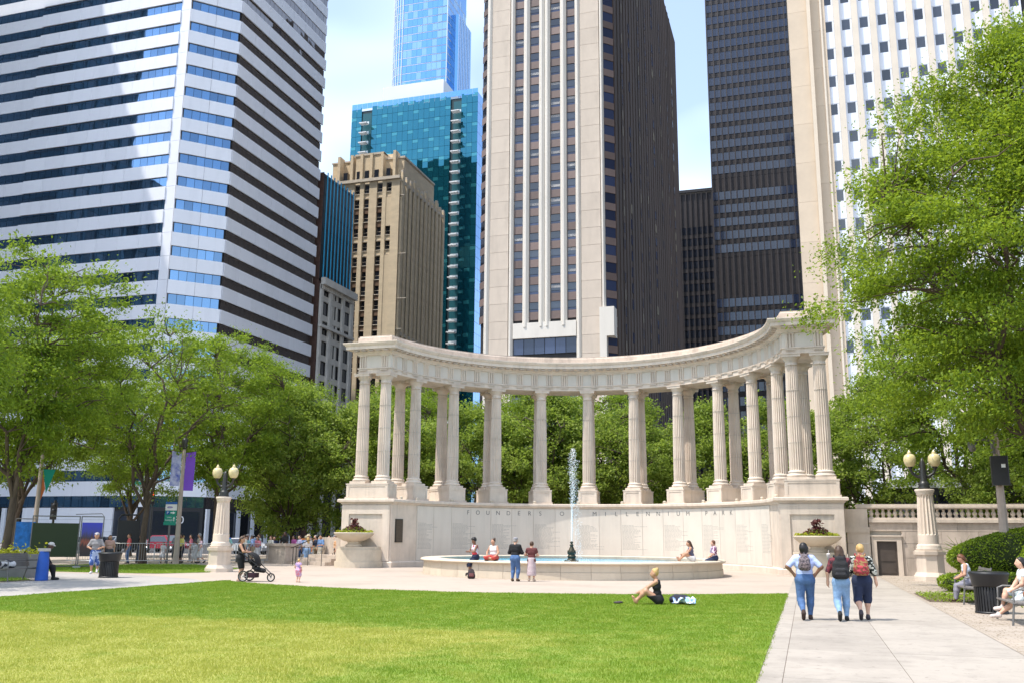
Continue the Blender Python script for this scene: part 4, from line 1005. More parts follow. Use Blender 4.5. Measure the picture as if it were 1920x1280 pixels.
# ------------------------------------------------------------------ trees, hedges, shrubs
def limb_path(g, a, b, n, wob, sag=0.0):
    a = np.array(a, float); b = np.array(b, float); P = []
    L = np.linalg.norm(b - a)
    for i in range(n + 1):
        t = i / n; p = a * (1 - t) + b * t + (g.normal(0, wob * L, 3) if 0 < i < n else 0)
        p[2] += sag * L * math.sin(math.pi * t); P.append(p)
    return np.array(P)
def make_tree(seed, H, cr, base, n_clu, n_leaf, lsize, wood, leaf, trunk_r=.22, fork=.32, flat=.55, spread=1.0, shape='round', droop=.15, elong=2.0, off=(0, 0), name='crown', clu=.17):
    """returns (trunk mesh, crown mesh): forked trunk, limbs, twigs, and leaf-sized faces gathered in clumps"""
    g = np.random.default_rng(seed); wd = MB()
    fz = H * fork; tp = limb_path(g, (0, 0, 0), (g.normal(0, .15) + off[0] * .12, g.normal(0, .15) + off[1] * .12, fz), 4, .015)
    wd.tube([tuple(p) for p in tp], [trunk_r * 1.35] + [trunk_r * (1 - .08 * i) for i in range(1, 5)], 9)
    zc = (H + base) / 2; rz = (H - base) / 2; C = []
    # clump centres inside the crown envelope, favouring its outer part
    while len(C) < n_clu:
        d = g.normal(0, 1, 3); d /= np.linalg.norm(d); q = g.uniform(.25, 1) ** .45
        az = math.atan2(d[1], d[0]); lump = 1 + .16 * math.sin(3 * az + seed) + .12 * math.sin(5 * az + 2 * d[2] * 3 + seed * 2)
        x, y, z = d[0] * cr * q * lump, d[1] * cr * q * lump, d[2] * rz * q
        if shape == 'vase': k = .62 + .38 * (z / rz + 1) / 2 * 1.25; x *= k; y *= k
        if shape == 'cone': k = 1.12 - .58 * (z / rz + 1) / 2; x *= k; y *= k
        C.append((x + off[0] * (z + rz) / (2 * rz), y + off[1] * (z + rz) / (2 * rz), zc + z))
    C = np.array(C)
    # main limbs
    nl = 7; limbs = []
    for k in range(nl):
        a = 2 * math.pi * k / nl + g.normal(0, .25); el = g.uniform(.35, 1.0) if k else 1.2
        rr = cr * (.72 if k else .15); e = (math.cos(a) * rr + off[0] * .7, math.sin(a) * rr + off[1] * .7, zc + rz * (el - .45) * .95)
        P = limb_path(g, tp[-1 - (k % 2)], e, 7, .035, .10); r0 = trunk_r * g.uniform(.42, .6)
        wd.tube([tuple(p) for p in P], [r0 * (1 - .82 * i / 7) for i in range(8)], 7); limbs.append(P)
    allp = np.concatenate(limbs)
    for c in C:
        dd = np.linalg.norm(allp - c, axis=1) + np.where(allp[:, 2] > c[2], 1.2, 0); j = int(np.argmin(dd))
        P = limb_path(g, allp[j], c, 4, .06, .06); r0 = .028 + .006 * np.linalg.norm(c - allp[j])
        wd.tube([tuple(p) for p in P], [r0, r0 * .75, r0 * .55, r0 * .35, .006], 5, 0, False)
    # leaves
    m = n_leaf // n_clu; ids = np.repeat(np.arange(n_clu), m); n = len(ids)
    sz = (cr * clu) * g.uniform(.65, 1.45, n_clu)
    dv = g.normal(0, 1, (n, 3)); dv /= np.linalg.norm(dv, axis=1)[:, None]; dv *= (g.random(n) ** .5)[:, None] * 1.25
    dv[:, 2] *= flat; P = C[ids] + dv * sz[ids][:, None] * spread
    ctr = np.array([off[0] * .5, off[1] * .5, zc]); out = P - ctr; rad = np.linalg.norm(out[:, :2], axis=1)
    P[:, 2] -= droop * (rad / cr) ** 2 * cr * .5 * g.random(n)
    # outward trailing sprays
    tw = g.random(n) < .22; P[tw] += (out[tw] / (np.linalg.norm(out[tw], axis=1)[:, None] + 1e-6)) * (g.random(tw.sum()) * cr * .13)[:, None]
    d = g.normal(0, 1, (n, 3)) + out / (np.linalg.norm(out, axis=1)[:, None] + 1e-6) * .9; d[:, 2] -= .35; d /= np.linalg.norm(d, axis=1)[:, None]
    nn = g.normal(0, .8, (n, 3)); nn[:, 2] += .9; s = np.cross(nn, d); s /= np.linalg.norm(s, axis=1)[:, None] + 1e-9; f = np.cross(d, s)
    L = lsize * g.uniform(.6, 1.4, n)[:, None]; W = L / elong
    B = P - d * L * .5; T = P + d * L * .5 - f * L * .15; A1 = P + s * W * .5 + f * L * .08; A2 = P - s * W * .5 + f * L * .08
    V = np.stack([B, A1, T, A2], 1).reshape(-1, 3); Q = np.arange(4 * n).reshape(n, 4)
    cm = np_mesh('crown', V, Q); cm.materials.append(leaf)
    return wd.mesh('trunk', wood), cm
def plant_tree(kind, x, y, rz, s, label, cat='tree', group=None, name='tree', sz=None):
    t = empty(name, (x, y, 0), rz, label, cat, group); t.scale = (s, s, sz or s)
    link('trunk', kind[0], None, t); link('crown', kind[1], None, t); return t
T_LOC = make_tree(1, 15.2, 5.5, 4.6, 230, 44000, .17, BARK, LEAF_A, .2, .26, .42, 1.0, 'vase', .2, clu=.125)
T_AIRY = make_tree(9, 15.0, 5.4, 5.0, 170, 21000, .18, BARK, LEAF_A, .2, .28, .42, 1.0, 'vase', .15, clu=.12)
T_LOC2 = make_tree(2, 14.5, 5.6, 4.4, 230, 44000, .17, BARK, LEAF_A, .2, .22, .42, 1.0, 'round', .2, clu=.125)
T_CRAB = make_tree(3, 11.5, 4.6, 1.7, 190, 34000, .19, BARK, LEAF_B, .19, .17, .6, 1.0, 'round', .1, 1.5, clu=.15)
T_CRAB2 = make_tree(4, 12.2, 4.9, 1.5, 190, 34000, .19, BARK, LEAF_B, .18, .15, .6, 1.0, 'cone', .1, 1.5, clu=.15)
T_ELM = make_tree(6, 19.6, 6.9, 4.7, 420, 190000, .135, BARK, LEAF_C, .27, .22, .40, 1.0, 'cone', .22, 2.1, clu=.12)
G1 = 'locust trees on the west side of the park'; G2 = 'dense trees behind the colonnade'; G3 = 'trees above the balustrade'
plant_tree(T_LOC, -36.0, 35.9, .4, 1.02, 'tall locust tree at the left edge over the poster frame', 'tree', G1, 'locust_tree')
plant_tree(T_AIRY, -34.9, 44.3, 2.0, .95, 'locust tree with dark forked trunk beside the black display panel', 'tree', G1, 'locust_tree')
plant_tree(T_LOC2, -29.6, 21.6, 2.7, .9, 'locust tree at the lower left edge shading the west path', 'tree', G1, 'locust_tree')
plant_tree(T_LOC2, -43.5, 44.0, 4.1, .98, 'locust tree beyond the poster frame with banner post before it', 'tree', G1, 'locust_tree')
plant_tree(T_LOC, -36.2, 52.8, 3.3, .96, 'locust tree rising behind the twin globe lamp by the stroller', 'tree', G1, 'locust_tree')
plant_tree(T_LOC2, -46.5, 57.5, 5.0, .93, 'locust tree by the street behind the crowd barriers', 'tree', G1, 'locust_tree')
plant_tree(T_CRAB2, -34.0, 58.6, 1.2, .98, 'dense dark tree behind the crowd and stone seat wall', 'tree', G2, 'broadleaf_tree')
plant_tree(T_LOC, -38.5, 64.0, .8, .92, 'pale locust tree above the dense trees near the striped house', 'tree', G1, 'locust_tree')
plant_tree(T_CRAB, -28.8, 60.5, .3, 1.02, 'dense tree just left of the colonnade pylon', 'tree', G2, 'broadleaf_tree')
for i, (x, y, r, s, k, lb) in enumerate([(-23.2, 64.5, 2.2, 1.0, 0, 'dense tree seen between the first columns at the plaque end'), (-17.6, 65.5, .9, 1.04, 1, 'dense tree filling the gaps under the word FOUNDERS'),
        (-11.8, 66.2, 3.9, .98, 0, 'dense tree behind the middle columns and water jet'), (-6.4, 65.8, 5.5, .88, 1, 'dense tree right of the water jet behind the columns'),
        (-1.2, 64.6, 1.7, .96, 0, 'dense tree behind columns over the word PARK'), (4.3, 62.5, 4.4, .95, 1, 'dense tree behind the pylon next to the balustrade')]):
    plant_tree(T_CRAB if k == 0 else T_CRAB2, x, y, r, s, lb, 'tree', G2, 'broadleaf_tree')
for x, y, r, s, k, lb in ((-30.5, 68.5, 2.5, 1.0, 0, 'tall pale tree top showing over the dense tree by the plaque pylon'), (-20.6, 70.5, 1.1, 1.0, 1, 'tall pale tree top behind the third pair of columns'), (-14.5, 71, 4.4, .92, 0, 'pale tree top just under the middle of the entablature')):
    plant_tree(T_LOC if k == 0 else T_LOC2, x, y, r, s * .93, lb, 'tree', G2, 'locust_tree')
plant_tree(T_LOC2, 8.4, 53.5, .6, 1.02, 'leafy locust standing behind the balusters next to the colonnade pylon', 'tree', G3, 'locust_tree')
for x, y, r, s, k, lb in ((13.0, 52.0, 2.6, .86, 1, 'dark tree behind the lamp and balusters'), (18.0, 50.5, 4.9, .9, 0, 'dark tree at the far right over the balustrade')):
    plant_tree(T_CRAB if k == 0 else T_CRAB2, x, y, r, s, lb, 'tree', G3, 'broadleaf_tree')
plant_tree(T_LOC2, 10.8, 42.0, 1.0, .80, 'pale leafy tree between the elm and the balustrade', 'tree', G3, 'locust_tree')
plant_tree(T_CRAB, 9.6, 50.6, 2.0, .58, 'low bushy tree right behind the balusters by the lamp', 'tree', G3, 'broadleaf_tree')
plant_tree(T_CRAB2, 14.2, 50.2, .5, .58, 'low bushy tree behind the balusters near the concrete pole', 'tree', G3, 'broadleaf_tree')
plant_tree(T_ELM, 7.9, 33.4, 2.2, .98, 'big bright elm spreading over the right side above the benches', 'tree', None, 'elm_tree')

def shell_leaves(g, n, fn):
    """points on/just inside a closed rounded form given by fn(u,v)->(x,y,z)"""
    u = g.random(n); v = g.random(n); P = fn(u, v); return P
def hedge(name, label, fn, n, size, m, cat='hedge', seed=0, loc=(0, 0, 0), core=None):
    g = np.random.default_rng(seed); t = empty(name, loc, 0, label, cat)
    P = fn(g.random(n), g.random(n)) + g.normal(0, .025, (n, 3)); P = P[P[:, 2] > .02]
    leaf_cloud('foliage', P, size, m, t, seed=seed, up=.3, elong=1.6)
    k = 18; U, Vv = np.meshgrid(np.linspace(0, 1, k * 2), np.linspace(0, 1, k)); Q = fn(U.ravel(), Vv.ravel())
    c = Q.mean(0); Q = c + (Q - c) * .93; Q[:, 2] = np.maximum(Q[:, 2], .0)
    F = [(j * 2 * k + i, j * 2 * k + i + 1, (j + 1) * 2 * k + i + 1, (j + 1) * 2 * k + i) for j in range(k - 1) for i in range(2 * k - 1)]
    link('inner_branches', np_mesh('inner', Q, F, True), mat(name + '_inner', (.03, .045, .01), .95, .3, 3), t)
    return t
def mound(cx, cy, rx, ry, z0, z1, rot=0.0, tilt=0.0, p=2.6):
    def fn(u, v):
        a = u * 2 * np.pi; b = v * np.pi
        sg = lambda w, e: np.sign(w) * np.abs(w) ** e
        e = 2 / p; x = rx * sg(np.sin(b), e) * sg(np.cos(a), e); y = ry * sg(np.sin(b), e) * sg(np.sin(a), e); z = sg(-np.cos(b), e)
        zz = (z0 + z1) / 2 + z * (z1 - z0) / 2 + tilt * x * (z + 1) / 2
        c, s = math.cos(rot), math.sin(rot)
        return np.stack([cx + x * c - y * s, cy + x * s + y * c, zz], -1)
    return fn
hedge('clipped_hedge', 'clipped rounded green hedge rising behind the trash bin and bench', mound(1.65, 0, 1.95, 1.15, .5, 1.95, -.12, .22), 14000, .075, LEAF_H, 'hedge', 3, (4.95, 36.5, 0))
hedge('low_hedge', 'low green ground shrub under the clipped hedge', mound(.6, 0, 1.5, .9, .0, .62, .1), 5000, .08, LEAF_H, 'shrub', 4, (4.9, 34.2, 0))
hedge('leafy_shrub', 'yellow green leafy shrub behind the bench at the right edge', mound(0, 0, 1.5, 1.2, .0, 1.85), 5200, .15, LEAF_H, 'shrub', 5, (7.1, 29.3, 0))
hedge('dark_hedge', 'tall dark hedge beside the tapered concrete pole', mound(0, 0, 2.4, 2.0, .0, 3.2), 12000, .12, LEAF_B, 'hedge', 6, (10.5, 37.2, 0))
g = np.random.default_rng(31)
mb = MB()
for k in range(70):
    a = g.uniform(0, 6.28); l = g.uniform(.5, .95); bx, by = g.normal(0, .05, 2); e = g.uniform(.25, .8)
    mb.tube([(bx, by, 0), (bx + math.cos(a) * l * .3 * e, by + math.sin(a) * l * .3 * e, l * .7), (bx + math.cos(a) * l * .75 * e, by + math.sin(a) * l * .75 * e, l * (1.0 - .3 * e))], [.010, .008, .002], 3, 0, False)
o = mb.build('ornamental_grass', LEAF_H, None, (5.3, 37.9, .0)); o.scale = (1.5, 1.5, 2.25); tag(o, 'spiky ornamental grass tuft poking out behind the clipped hedge', 'grass tuft')
gc = np.random.default_rng(33); n = 1800
P = np.stack([gc.uniform(3.1, 5.3, n), gc.uniform(28.3, 32.6, n), gc.uniform(.015, .10, n)], 1)
o = leaf_cloud('ground_cover', P, .06, LEAF_H, None, seed=9); tag(o, 'sparse green ground cover in the planting bed', 'ground cover', kind='stuff')
gc = np.random.default_rng(34); n = 2500
P = np.stack([gc.uniform(5.0, 11.0, n), gc.uniform(24.0, 36.0, n), gc.uniform(.015, .30, n)], 1)
o = leaf_cloud('shrub_cover', P, .12, LEAF_H, None, seed=10); tag(o, 'leafy ground cover along the shrub bed behind the benches', 'ground cover', kind='stuff')
# ------------------------------------------------------------------ people: one smooth body each, clothes and hair as children
def smin(a, b, k):
    h = np.clip(.5 + .5 * (b - a) / k, 0, 1); return b * (1 - h) + a * h - k * h * (1 - h)
def prim_d(P, q):
    if q[0] == 'c':
        a = np.array(q[1], float); b = np.array(q[2], float); r1, r2 = q[3], q[4]; ab = b - a; L = ab @ ab + 1e-9
        t = np.clip(((P - a) @ ab) / L, 0, 1); return np.linalg.norm(P - a - t[:, None] * ab, axis=1) - (r1 + (r2 - r1) * t)
    c = np.array(q[1], float); r = np.array(q[2], float); p = P - c
    k0 = np.linalg.norm(p / r, axis=1); k1 = np.linalg.norm(p / (r * r), axis=1) + 1e-9; return k0 * (k0 - 1) / k1
def sdf_mesh(prims, vox, k=.03, cut=None):
    """surface-nets skin over a smooth union of tapered capsules and ellipsoids"""
    lo = np.full(3, 1e9); hi = -lo
    for q in prims:
        if q[0] == 'c':
            for p, r in ((q[1], q[3]), (q[2], q[4])): lo = np.minimum(lo, np.array(p) - r); hi = np.maximum(hi, np.array(p) + r)
        else: lo = np.minimum(lo, np.array(q[1]) - q[2]); hi = np.maximum(hi, np.array(q[1]) + q[2])
    lo -= 2.5 * vox + k * .3; hi += 2.5 * vox + k * .3; n = np.maximum(np.ceil((hi - lo) / vox).astype(int) + 1, 4)
    ax = [lo[i] + vox * np.arange(n[i]) for i in range(3)]
    X, Y, Z = np.meshgrid(*ax, indexing='ij'); P = np.stack([X.ravel(), Y.ravel(), Z.ravel()], 1)
    f = None
    for q in prims:
        d = prim_d(P, q); f = d if f is None else smin(f, d, k)
    if cut is not None: f = np.maximum(f, cut(P))
    f = f.reshape(n); ins = f < 0
    cs = [(0, 0, 0), (1, 0, 0), (0, 1, 0), (1, 1, 0), (0, 0, 1), (1, 0, 1), (0, 1, 1), (1, 1, 1)]
    m = n - 1; cnt = np.zeros(m, int)
    for c in cs: cnt += ins[c[0]:c[0] + m[0], c[1]:c[1] + m[1], c[2]:c[2] + m[2]]
    act = (cnt > 0) & (cnt < 8); idx = np.argwhere(act); ids = np.full(m, -1, int); ids[act] = np.arange(len(idx))
    acc = np.zeros((len(idx), 3)); num = np.zeros(len(idx))
    for i in range(8):
        for ax_ in range(3):
            if cs[i][ax_]: continue
            c2 = list(cs[i]); c2[ax_] = 1
            fa = f[tuple((idx + cs[i]).T)]; fb = f[tuple((idx + c2).T)]; x = (fa < 0) != (fb < 0)
            t = np.where(x, fa / (fa - fb + 1e-12), 0); p = np.tile(np.array(cs[i], float), (len(idx), 1)); p[:, ax_] += t
            acc[x] += p[x]; num += x
    V = lo + (idx + acc / np.maximum(num, 1)[:, None]) * vox; Q = []
    for ax_ in range(3):
        sl1 = [slice(1, None)] * 3; s0 = [slice(None)] * 3; s0[ax_] = slice(0, -1); s1 = [slice(None)] * 3; s1[ax_] = slice(1, None)
        ch = ins[tuple(s0)] != ins[tuple(s1)]; e = np.argwhere(ch); u, v = [(1, 2), (2, 0), (0, 1)][ax_]
        ok = (e[:, u] > 0) & (e[:, v] > 0) & (e[:, u] < n[u] - 1) & (e[:, v] < n[v] - 1); e = e[ok]
        du = np.zeros(3, int); du[u] = 1; dv = np.zeros(3, int); dv[v] = 1
        q = np.stack([ids[tuple((e - du - dv).T)], ids[tuple((e - dv).T)], ids[tuple(e.T)], ids[tuple((e - du).T)]], 1)
        fl = ins[tuple(e.T)]; q[~fl] = q[~fl][:, ::-1]; Q.append(q)
    return V, np.concatenate(Q)
def mesh_from(name, parts, mats):
    """parts = [(V, Q, material index)] joined into one smooth mesh"""
    V = []; F = []; M = []
    for v, q, mi in parts:
        b = len(V); V += [tuple(p) for p in v]; F += [tuple(int(i) + b for i in f) for f in q]; M += [mi] * len(q)
    me = bpy.data.meshes.new(name); me.from_pydata(V, [], F)
    for m in mats: me.materials.append(m)
    me.polygons.foreach_set('material_index', M); me.polygons.foreach_set('use_smooth', [True] * len(F)); me.update(); return me
def ik(a, t, l1, l2, hint):
    a = np.array(a, float); t = np.array(t, float); d = t - a; L = np.linalg.norm(d)
    mx = (l1 + l2) * .999
    if L > mx: t = a + d / L * mx; d = t - a; L = mx
    L = max(L, abs(l1 - l2) + .01); x = (l1 * l1 - l2 * l2 + L * L) / (2 * L); h = math.sqrt(max(l1 * l1 - x * x, 0)); u = d / (np.linalg.norm(d) + 1e-9)
    k = np.array(hint, float); k -= u * (k @ u); k /= np.linalg.norm(k) + 1e-9
    return a + u * x + k * h, t
CLOTH = {}
def cloth(c, kind='plain', c2=None, scale=14.0):
    key = (tuple(c), kind, c2 and tuple(c2))
    if key in CLOTH: return CLOTH[key]
    nm = 'cloth_%d' % len(CLOTH)
    if kind == 'plain': m = mat(nm, c, .85, .14, 7, .9, 13)
    elif kind == 'denim': m = mat(nm, c, .9, .30, 6, .9, 14)
    else:
        m = mat(nm, c, .85); t = m.node_tree; b = t.nodes['Principled BSDF']; tc = t.nodes.new('ShaderNodeTexCoord')
        if kind == 'print': tx = t.nodes.new('ShaderNodeTexVoronoi'); tx.inputs['Scale'].default_value = scale; s = tx.outputs['Color']; sep = t.nodes.new('ShaderNodeSeparateColor'); t.links.new(s, sep.inputs[0]); s = sep.outputs[0]
        else: tx = t.nodes.new('ShaderNodeTexWave'); tx.bands_direction = 'Z'; tx.inputs['Scale'].default_value = scale; tx.inputs['Distortion'].default_value = 1.5; s = tx.outputs['Fac']
        t.links.new(tc.outputs['Object'], tx.inputs['Vector'])
        r = t.nodes.new('ShaderNodeValToRGB'); r.color_ramp.interpolation = 'CONSTANT'; r.color_ramp.elements[1].position = .55
        r.color_ramp.elements[0].color = (*c, 1); r.color_ramp.elements[1].color = (*(c2 or (.8, .8, .8)), 1)
        t.links.new(s, r.inputs['Fac']); t.links.new(r.outputs['Color'], b.inputs['Base Color'])
    CLOTH[key] = m; return m
SKINS = [mat('skin_light', (.62, .37, .26), .5, .06, 6), mat('skin_mid', (.46, .25, .16), .5, .06, 6), mat('skin_brown', (.20, .10, .06), .45, .08, 6), mat('skin_dark', (.10, .05, .035), .45, .08, 6)]
HAIRS = {'black': mat('hair_black', (.012, .010, .010), .45, .3, 20), 'brown': mat('hair_brown', (.06, .032, .018), .5, .3, 20), 'blond': mat('hair_blond', (.50, .32, .12), .55, .3, 20), 'grey': mat('hair_grey', (.3, .29, .28), .6, .2, 20), 'red': mat('hair_auburn', (.12, .045, .02), .5, .3, 20)}
EYE = mat('eye_dark', (.02, .015, .012), .2); LIP = mat('lip', (.36, .12, .10), .5)
def person(x, y, yaw, H, label, skin=0, pose='stand', top=None, bottom=None, shoes=(.03, .03, .03), hair=('black', 'short'), b=1.0, z=0.0, vox=.022, head=(0, 0), armL=None, armR=None, extra=None, group=None, footL=None, footR=None, lean=None, seat=.45, hemz=None):
    H *= .93; S = H; A = lambda *p: np.array(p, float)
    # pelvis and torso frame
    ln = {'stand': .02, 'walk': .05, 'sit': .10, 'ground': .22, 'cross': .15}[pose] if lean is None else lean
    ph = {'stand': .525, 'walk': .52, 'sit': (seat + .075 * S) / S, 'ground': .075, 'cross': .075}[pose]
    pel = A(0, 0, ph * S); up = A(0, math.sin(ln), math.cos(ln)); fw = A(0, math.cos(ln), -math.sin(ln)); rt = A(1, 0, 0)
    T = lambda xx, ff, zz: pel + rt * xx * S + fw * ff * S + up * zz * S
    neck = T(0, -.005, .30); hd = T(0, .012, .405); shz = .275
    hy, hp = head; hf = A(math.sin(hy), math.cos(hy) * math.cos(hp), math.sin(hp)); hr = A(math.cos(hy), -math.sin(hy), 0); hu = np.cross(hr, hf)
    Hd = lambda xx, ff, zz: hd + hr * xx * S + hf * ff * S + hu * zz * S
    sh = {s: T(s * (.098 * (.9 + .1 * b)), 0, shz) for s in (-1, 1)}; hip = {s: T(s * .05 * b, 0, -.01) for s in (-1, 1)}
    # feet and knees
    if pose == 'walk': ft = {-1: A(-.045 * S, -.17 * S, .115 * S), 1: A(.05 * S, .06 * S, .045 * S)}
    elif pose == 'sit': ft = {s: A(s * .06 * S, .27 * S, .045 * S) for s in (-1, 1)}
    elif pose == 'ground': ft = {-1: A(-.05 * S, .36 * S, .04 * S), 1: A(.05 * S, .38 * S, .04 * S)}
    elif pose == 'cross': ft = {-1: A(.09 * S, .14 * S, .03 * S), 1: A(-.09 * S, .17 * S, .03 * S)}
    else: ft = {-1: A(-.06 * S, -.01 * S, .045 * S), 1: A(.06 * S, .0, .045 * S)}
    if footL is not None: ft[-1] = A(*footL)
    if footR is not None: ft[1] = A(*footR)
    kn = {}
    for s in (-1, 1):
        hint = A(s * 1.0, .25, .25) if pose == 'cross' else A(s * .12, 1, .35 if pose in ('sit', 'ground') else .05)
        kn[s], ft[s] = ik(hip[s], ft[s], .245 * S, .235 * S, hint)
    if armL is None: armL = {'sit': (-.09, .16, .06), 'ground': (-.05, .30, .14), 'cross': (-.12, .18, .06)}.get(pose, (-.15, .03, -.02))
    if armR is None: armR = {'sit': (.09, .16, .06), 'ground': (.05, .30, .14), 'cross': (.12, .18, .06)}.get(pose, (.15, .03, -.02))
    el = {}; wr = {}
    for s, tg in ((-1, armL), (1, armR)):
        hint = A(s * .9, -.7, -.25) if len(tg) < 4 else A(*tg[3:])
        el[s], wr[s] = ik(sh[s], T(tg[0], tg[1], tg[2]), .165 * S, .145 * S, hint)
    def torso(i=0.0, w=1.0):
        r = lambda q: q * S * (.72 + .28 * b) * w + i
        wv = b * S
        return [('c', T(-.055, -.005, .265), T(.055, -.005, .265), r(.046), r(.046)), ('c', T(-.045 * b, .004, .20), T(.045 * b, .004, .20), r(.058), r(.058)),
                ('c', T(-.034 * b, .008, .10), T(.034 * b, .008, .10), r(.054), r(.054)), ('c', T(-.042 * b, -.004, .0), T(.042 * b, -.004, .0), r(.063), r(.063))]
    def arm(s, i=0.0, fr=1.0, fore=True):
        q = []; e = sh[s] + (el[s] - sh[s]) * min(fr * 2, 1); k = .85 + .15 * b
        q.append(('c', sh[s], e, .033 * S * k + i, (.033 - .008 * min(fr * 2, 1)) * S * k + i))
        if fr > .5:
            t = min(1, (fr - .5) * 2); w_ = el[s] + (wr[s] - el[s]) * t; q.append(('c', el[s], w_, .0245 * S * k + i, (.0245 - .008 * t) * S * k + i))
        return q
    def leg(s, i=0.0, fr=1.0):
        q = []; t = min(fr * 2, 1); k_ = hip[s] + (kn[s] - hip[s]) * t; bb = .8 + .2 * b
        q.append(('c', hip[s], k_, .056 * S * bb + i, (.056 - .019 * t) * S * bb + i))
        if fr > .5:
            t = min(1, (fr - .5) * 2); c = kn[s] + (ft[s] - kn[s]) * .3
            if t > .3: q.append(('c', kn[s], c, .034 * S * bb + i, .034 * S * bb + i)); q.append(('c', c, kn[s] + (ft[s] - kn[s]) * t, .034 * S * bb + i, (.034 - .016 * (t - .3) / .7) * S * bb + i * .7))
            else: q.append(('c', kn[s], kn[s] + (ft[s] - kn[s]) * t, .036 * S * bb + i, .035 * S * bb + i))
        return q
    toe = {}
    for s in (-1, 1):
        d = ft[s] - kn[s]; d /= np.linalg.norm(d) + 1e-9; f = A(s * .15, 1, 0)
        if pose == 'ground': f = A(s * .2, .45, .85)
        if pose == 'walk' and s < 0: f = A(0, .75, -.75)
        if pose == 'cross': f = A(-s * .9, .4, .0)
        f /= np.linalg.norm(f); toe[s] = ft[s] + f * .085 * S + A(0, 0, (-.022 if pose not in ('ground',) else 0) * S)
    body = torso() + [('c', neck, T(0, .002, .345), .033 * S, .031 * S)]
    body += [('e', Hd(0, .0, .008), A(.046, .056, .064) * S), ('e', Hd(0, .018, -.035), A(.034, .036, .036) * S), ('c', Hd(0, .055, .0), Hd(0, .064, -.014), .006 * S, .009 * S),
             ('e', Hd(-.047, -.004, -.004), A(.008, .014, .018) * S), ('e', Hd(.047, -.004, -.004), A(.008, .014, .018) * S)]
    hands = []
    for s in (-1, 1):
        body += arm(s) + leg(s); body.append(('c', ft[s] + A(0, -.012 * S, -.012 * S), toe[s], .022 * S, .017 * S))
        d = wr[s] - el[s]; d /= np.linalg.norm(d) + 1e-9; pc = wr[s] + d * .035 * S
        body.append(('c', wr[s], pc, .016 * S, .019 * S))
        side = np.cross(d, A(0, 0, 1)); side /= np.linalg.norm(side) + 1e-9; pn = np.cross(side, d)
        if pose in ('stand', 'walk') and abs(d[2]) > .7: side = A(0, 1, 0) - d * d[1]; side /= np.linalg.norm(side); pn = A(-s, 0, 0)
        fb = MB()
        for j in range(4):
            o = pc + side * (.0105 * S * (1.5 - j)); l = S * (.040, .045, .043, .034)[j]
            fb.tube([tuple(o), tuple(o + d * l * .5 + pn * l * .10), tuple(o + d * l * .85 + pn * l * .42)], [.0058 * S, .0052 * S, .0038 * S], 5)
        o = wr[s] + d * .012 * S + side * .016 * S
        fb.tube([tuple(o), tuple(o + d * .018 * S + side * .014 * S), tuple(o + d * .040 * S + side * .017 * S + pn * .010 * S)], [.007 * S, .0062 * S, .0042 * S], 5)
        hands.append(fb)
    V, Q = sdf_mesh(body, vox, .028 * S)
    parts = [(V, Q, 0)]
    for fb in hands: parts.append((fb.v, fb.f, 0))
    eb = MB()
    for s in (-1, 1): eb.ball(tuple(Hd(s * .019, .050, .008)), (.007 * S, .006 * S, .005 * S), 6, 4)
    lb = MB(); lb.ball(tuple(Hd(0, .0525, -.034)), (.012 * S, .005 * S, .005 * S), 6, 4)
    parts += [(eb.v, eb.f, 1), (lb.v, lb.f, 2)]
    o = link('person', mesh_from('person', parts, [SKINS[skin], EYE, LIP]), None, None, (x, y, z), (0, 0, yaw)); tag(o, label, 'person', group)
    def garment(name, prims, m, cut=None, k=.022):
        if not prims: return
        V, Q = sdf_mesh(prims, vox * 1.05, k * S, cut)
        if len(Q): link(name, mesh_from(name, [(V, Q, 0)], [m]), None, o)
    i = .012 + vox * .35
    if top:
        tm, slv, kind = top[0], top[1], (top[2] if len(top) > 2 else 'shirt')
        pr = torso(i, 1.02)
        if slv == 0: pr = [(q[0], q[1] * 1, q[2] * 1, q[3], q[4]) for q in pr]
        else: 
            for s in (-1, 1): pr += arm(s, i * 1.05, slv)
            pr.append(('c', sh[-1], sh[1], .036 * S + i, .036 * S + i))
        if slv == 0: pr += [('c', T(s * .06, 0, .2), T(s * .066, 0, .27), .03 * S + i, .022 * S + i) for s in (-1, 1)]
        nz = T(0, 0, .325 if slv else .305); lo_ = T(0, 0, -.04 if kind == 'shirt' else -.06)
        def cut(P, nz=nz, lo_=lo_): return np.maximum((P - nz) @ up, -(P - lo_) @ up)
        if kind == 'dress': pass
        garment('dress' if kind == 'dress' else 'shirt', pr, tm, cut)
        if kind in ('dress', 'long'):
            hz = .30 if kind == 'dress' else .10
            if pose in ('stand', 'walk'): garment('skirt', [('c', T(0, 0, .02), A(0, 0, (ph - .2) * S), .085 * S * b + i, .105 * S * b + i)], tm, lambda P: np.maximum(hemz - P[:, 2] if hemz else hz * S - P[:, 2], P[:, 2] - (ph + .06) * S))
    if bottom:
        bm, fr, kind = bottom[0], bottom[1], (bottom[2] if len(bottom) > 2 else 'trousers')
        pr = torso(i * 1.15, 1.0)[3:] + [('c', T(-.035 * b, .0, .05), T(.035 * b, .0, .05), .054 * S * (.72 + .28 * b) + i * .8, .054 * S * (.72 + .28 * b) + i * .8)]
        ii = i * (1.6 if fr <= .62 else 1.0)
        for s in (-1, 1): pr += leg(s, ii, fr)
        lm_ = T(0, 0, .075); 
        ctl = None
        def cut2(P, lm_=lm_):
            d = (P - lm_) @ up
            for s in (-1, 1):
                pass
            return d
        if kind == 'skirt' and pose in ('stand', 'walk'):
            garment('skirt', [('c', T(0, 0, .03), A(0, 0, (1 - fr) * .5 * S + .05 * S), .088 * S * b + i, .112 * S * b + i)], bm, lambda P: np.maximum((1 - fr) * .5 * S - P[:, 2], (P - lm_) @ up))
        else: garment('trousers', pr, bm, cut2)
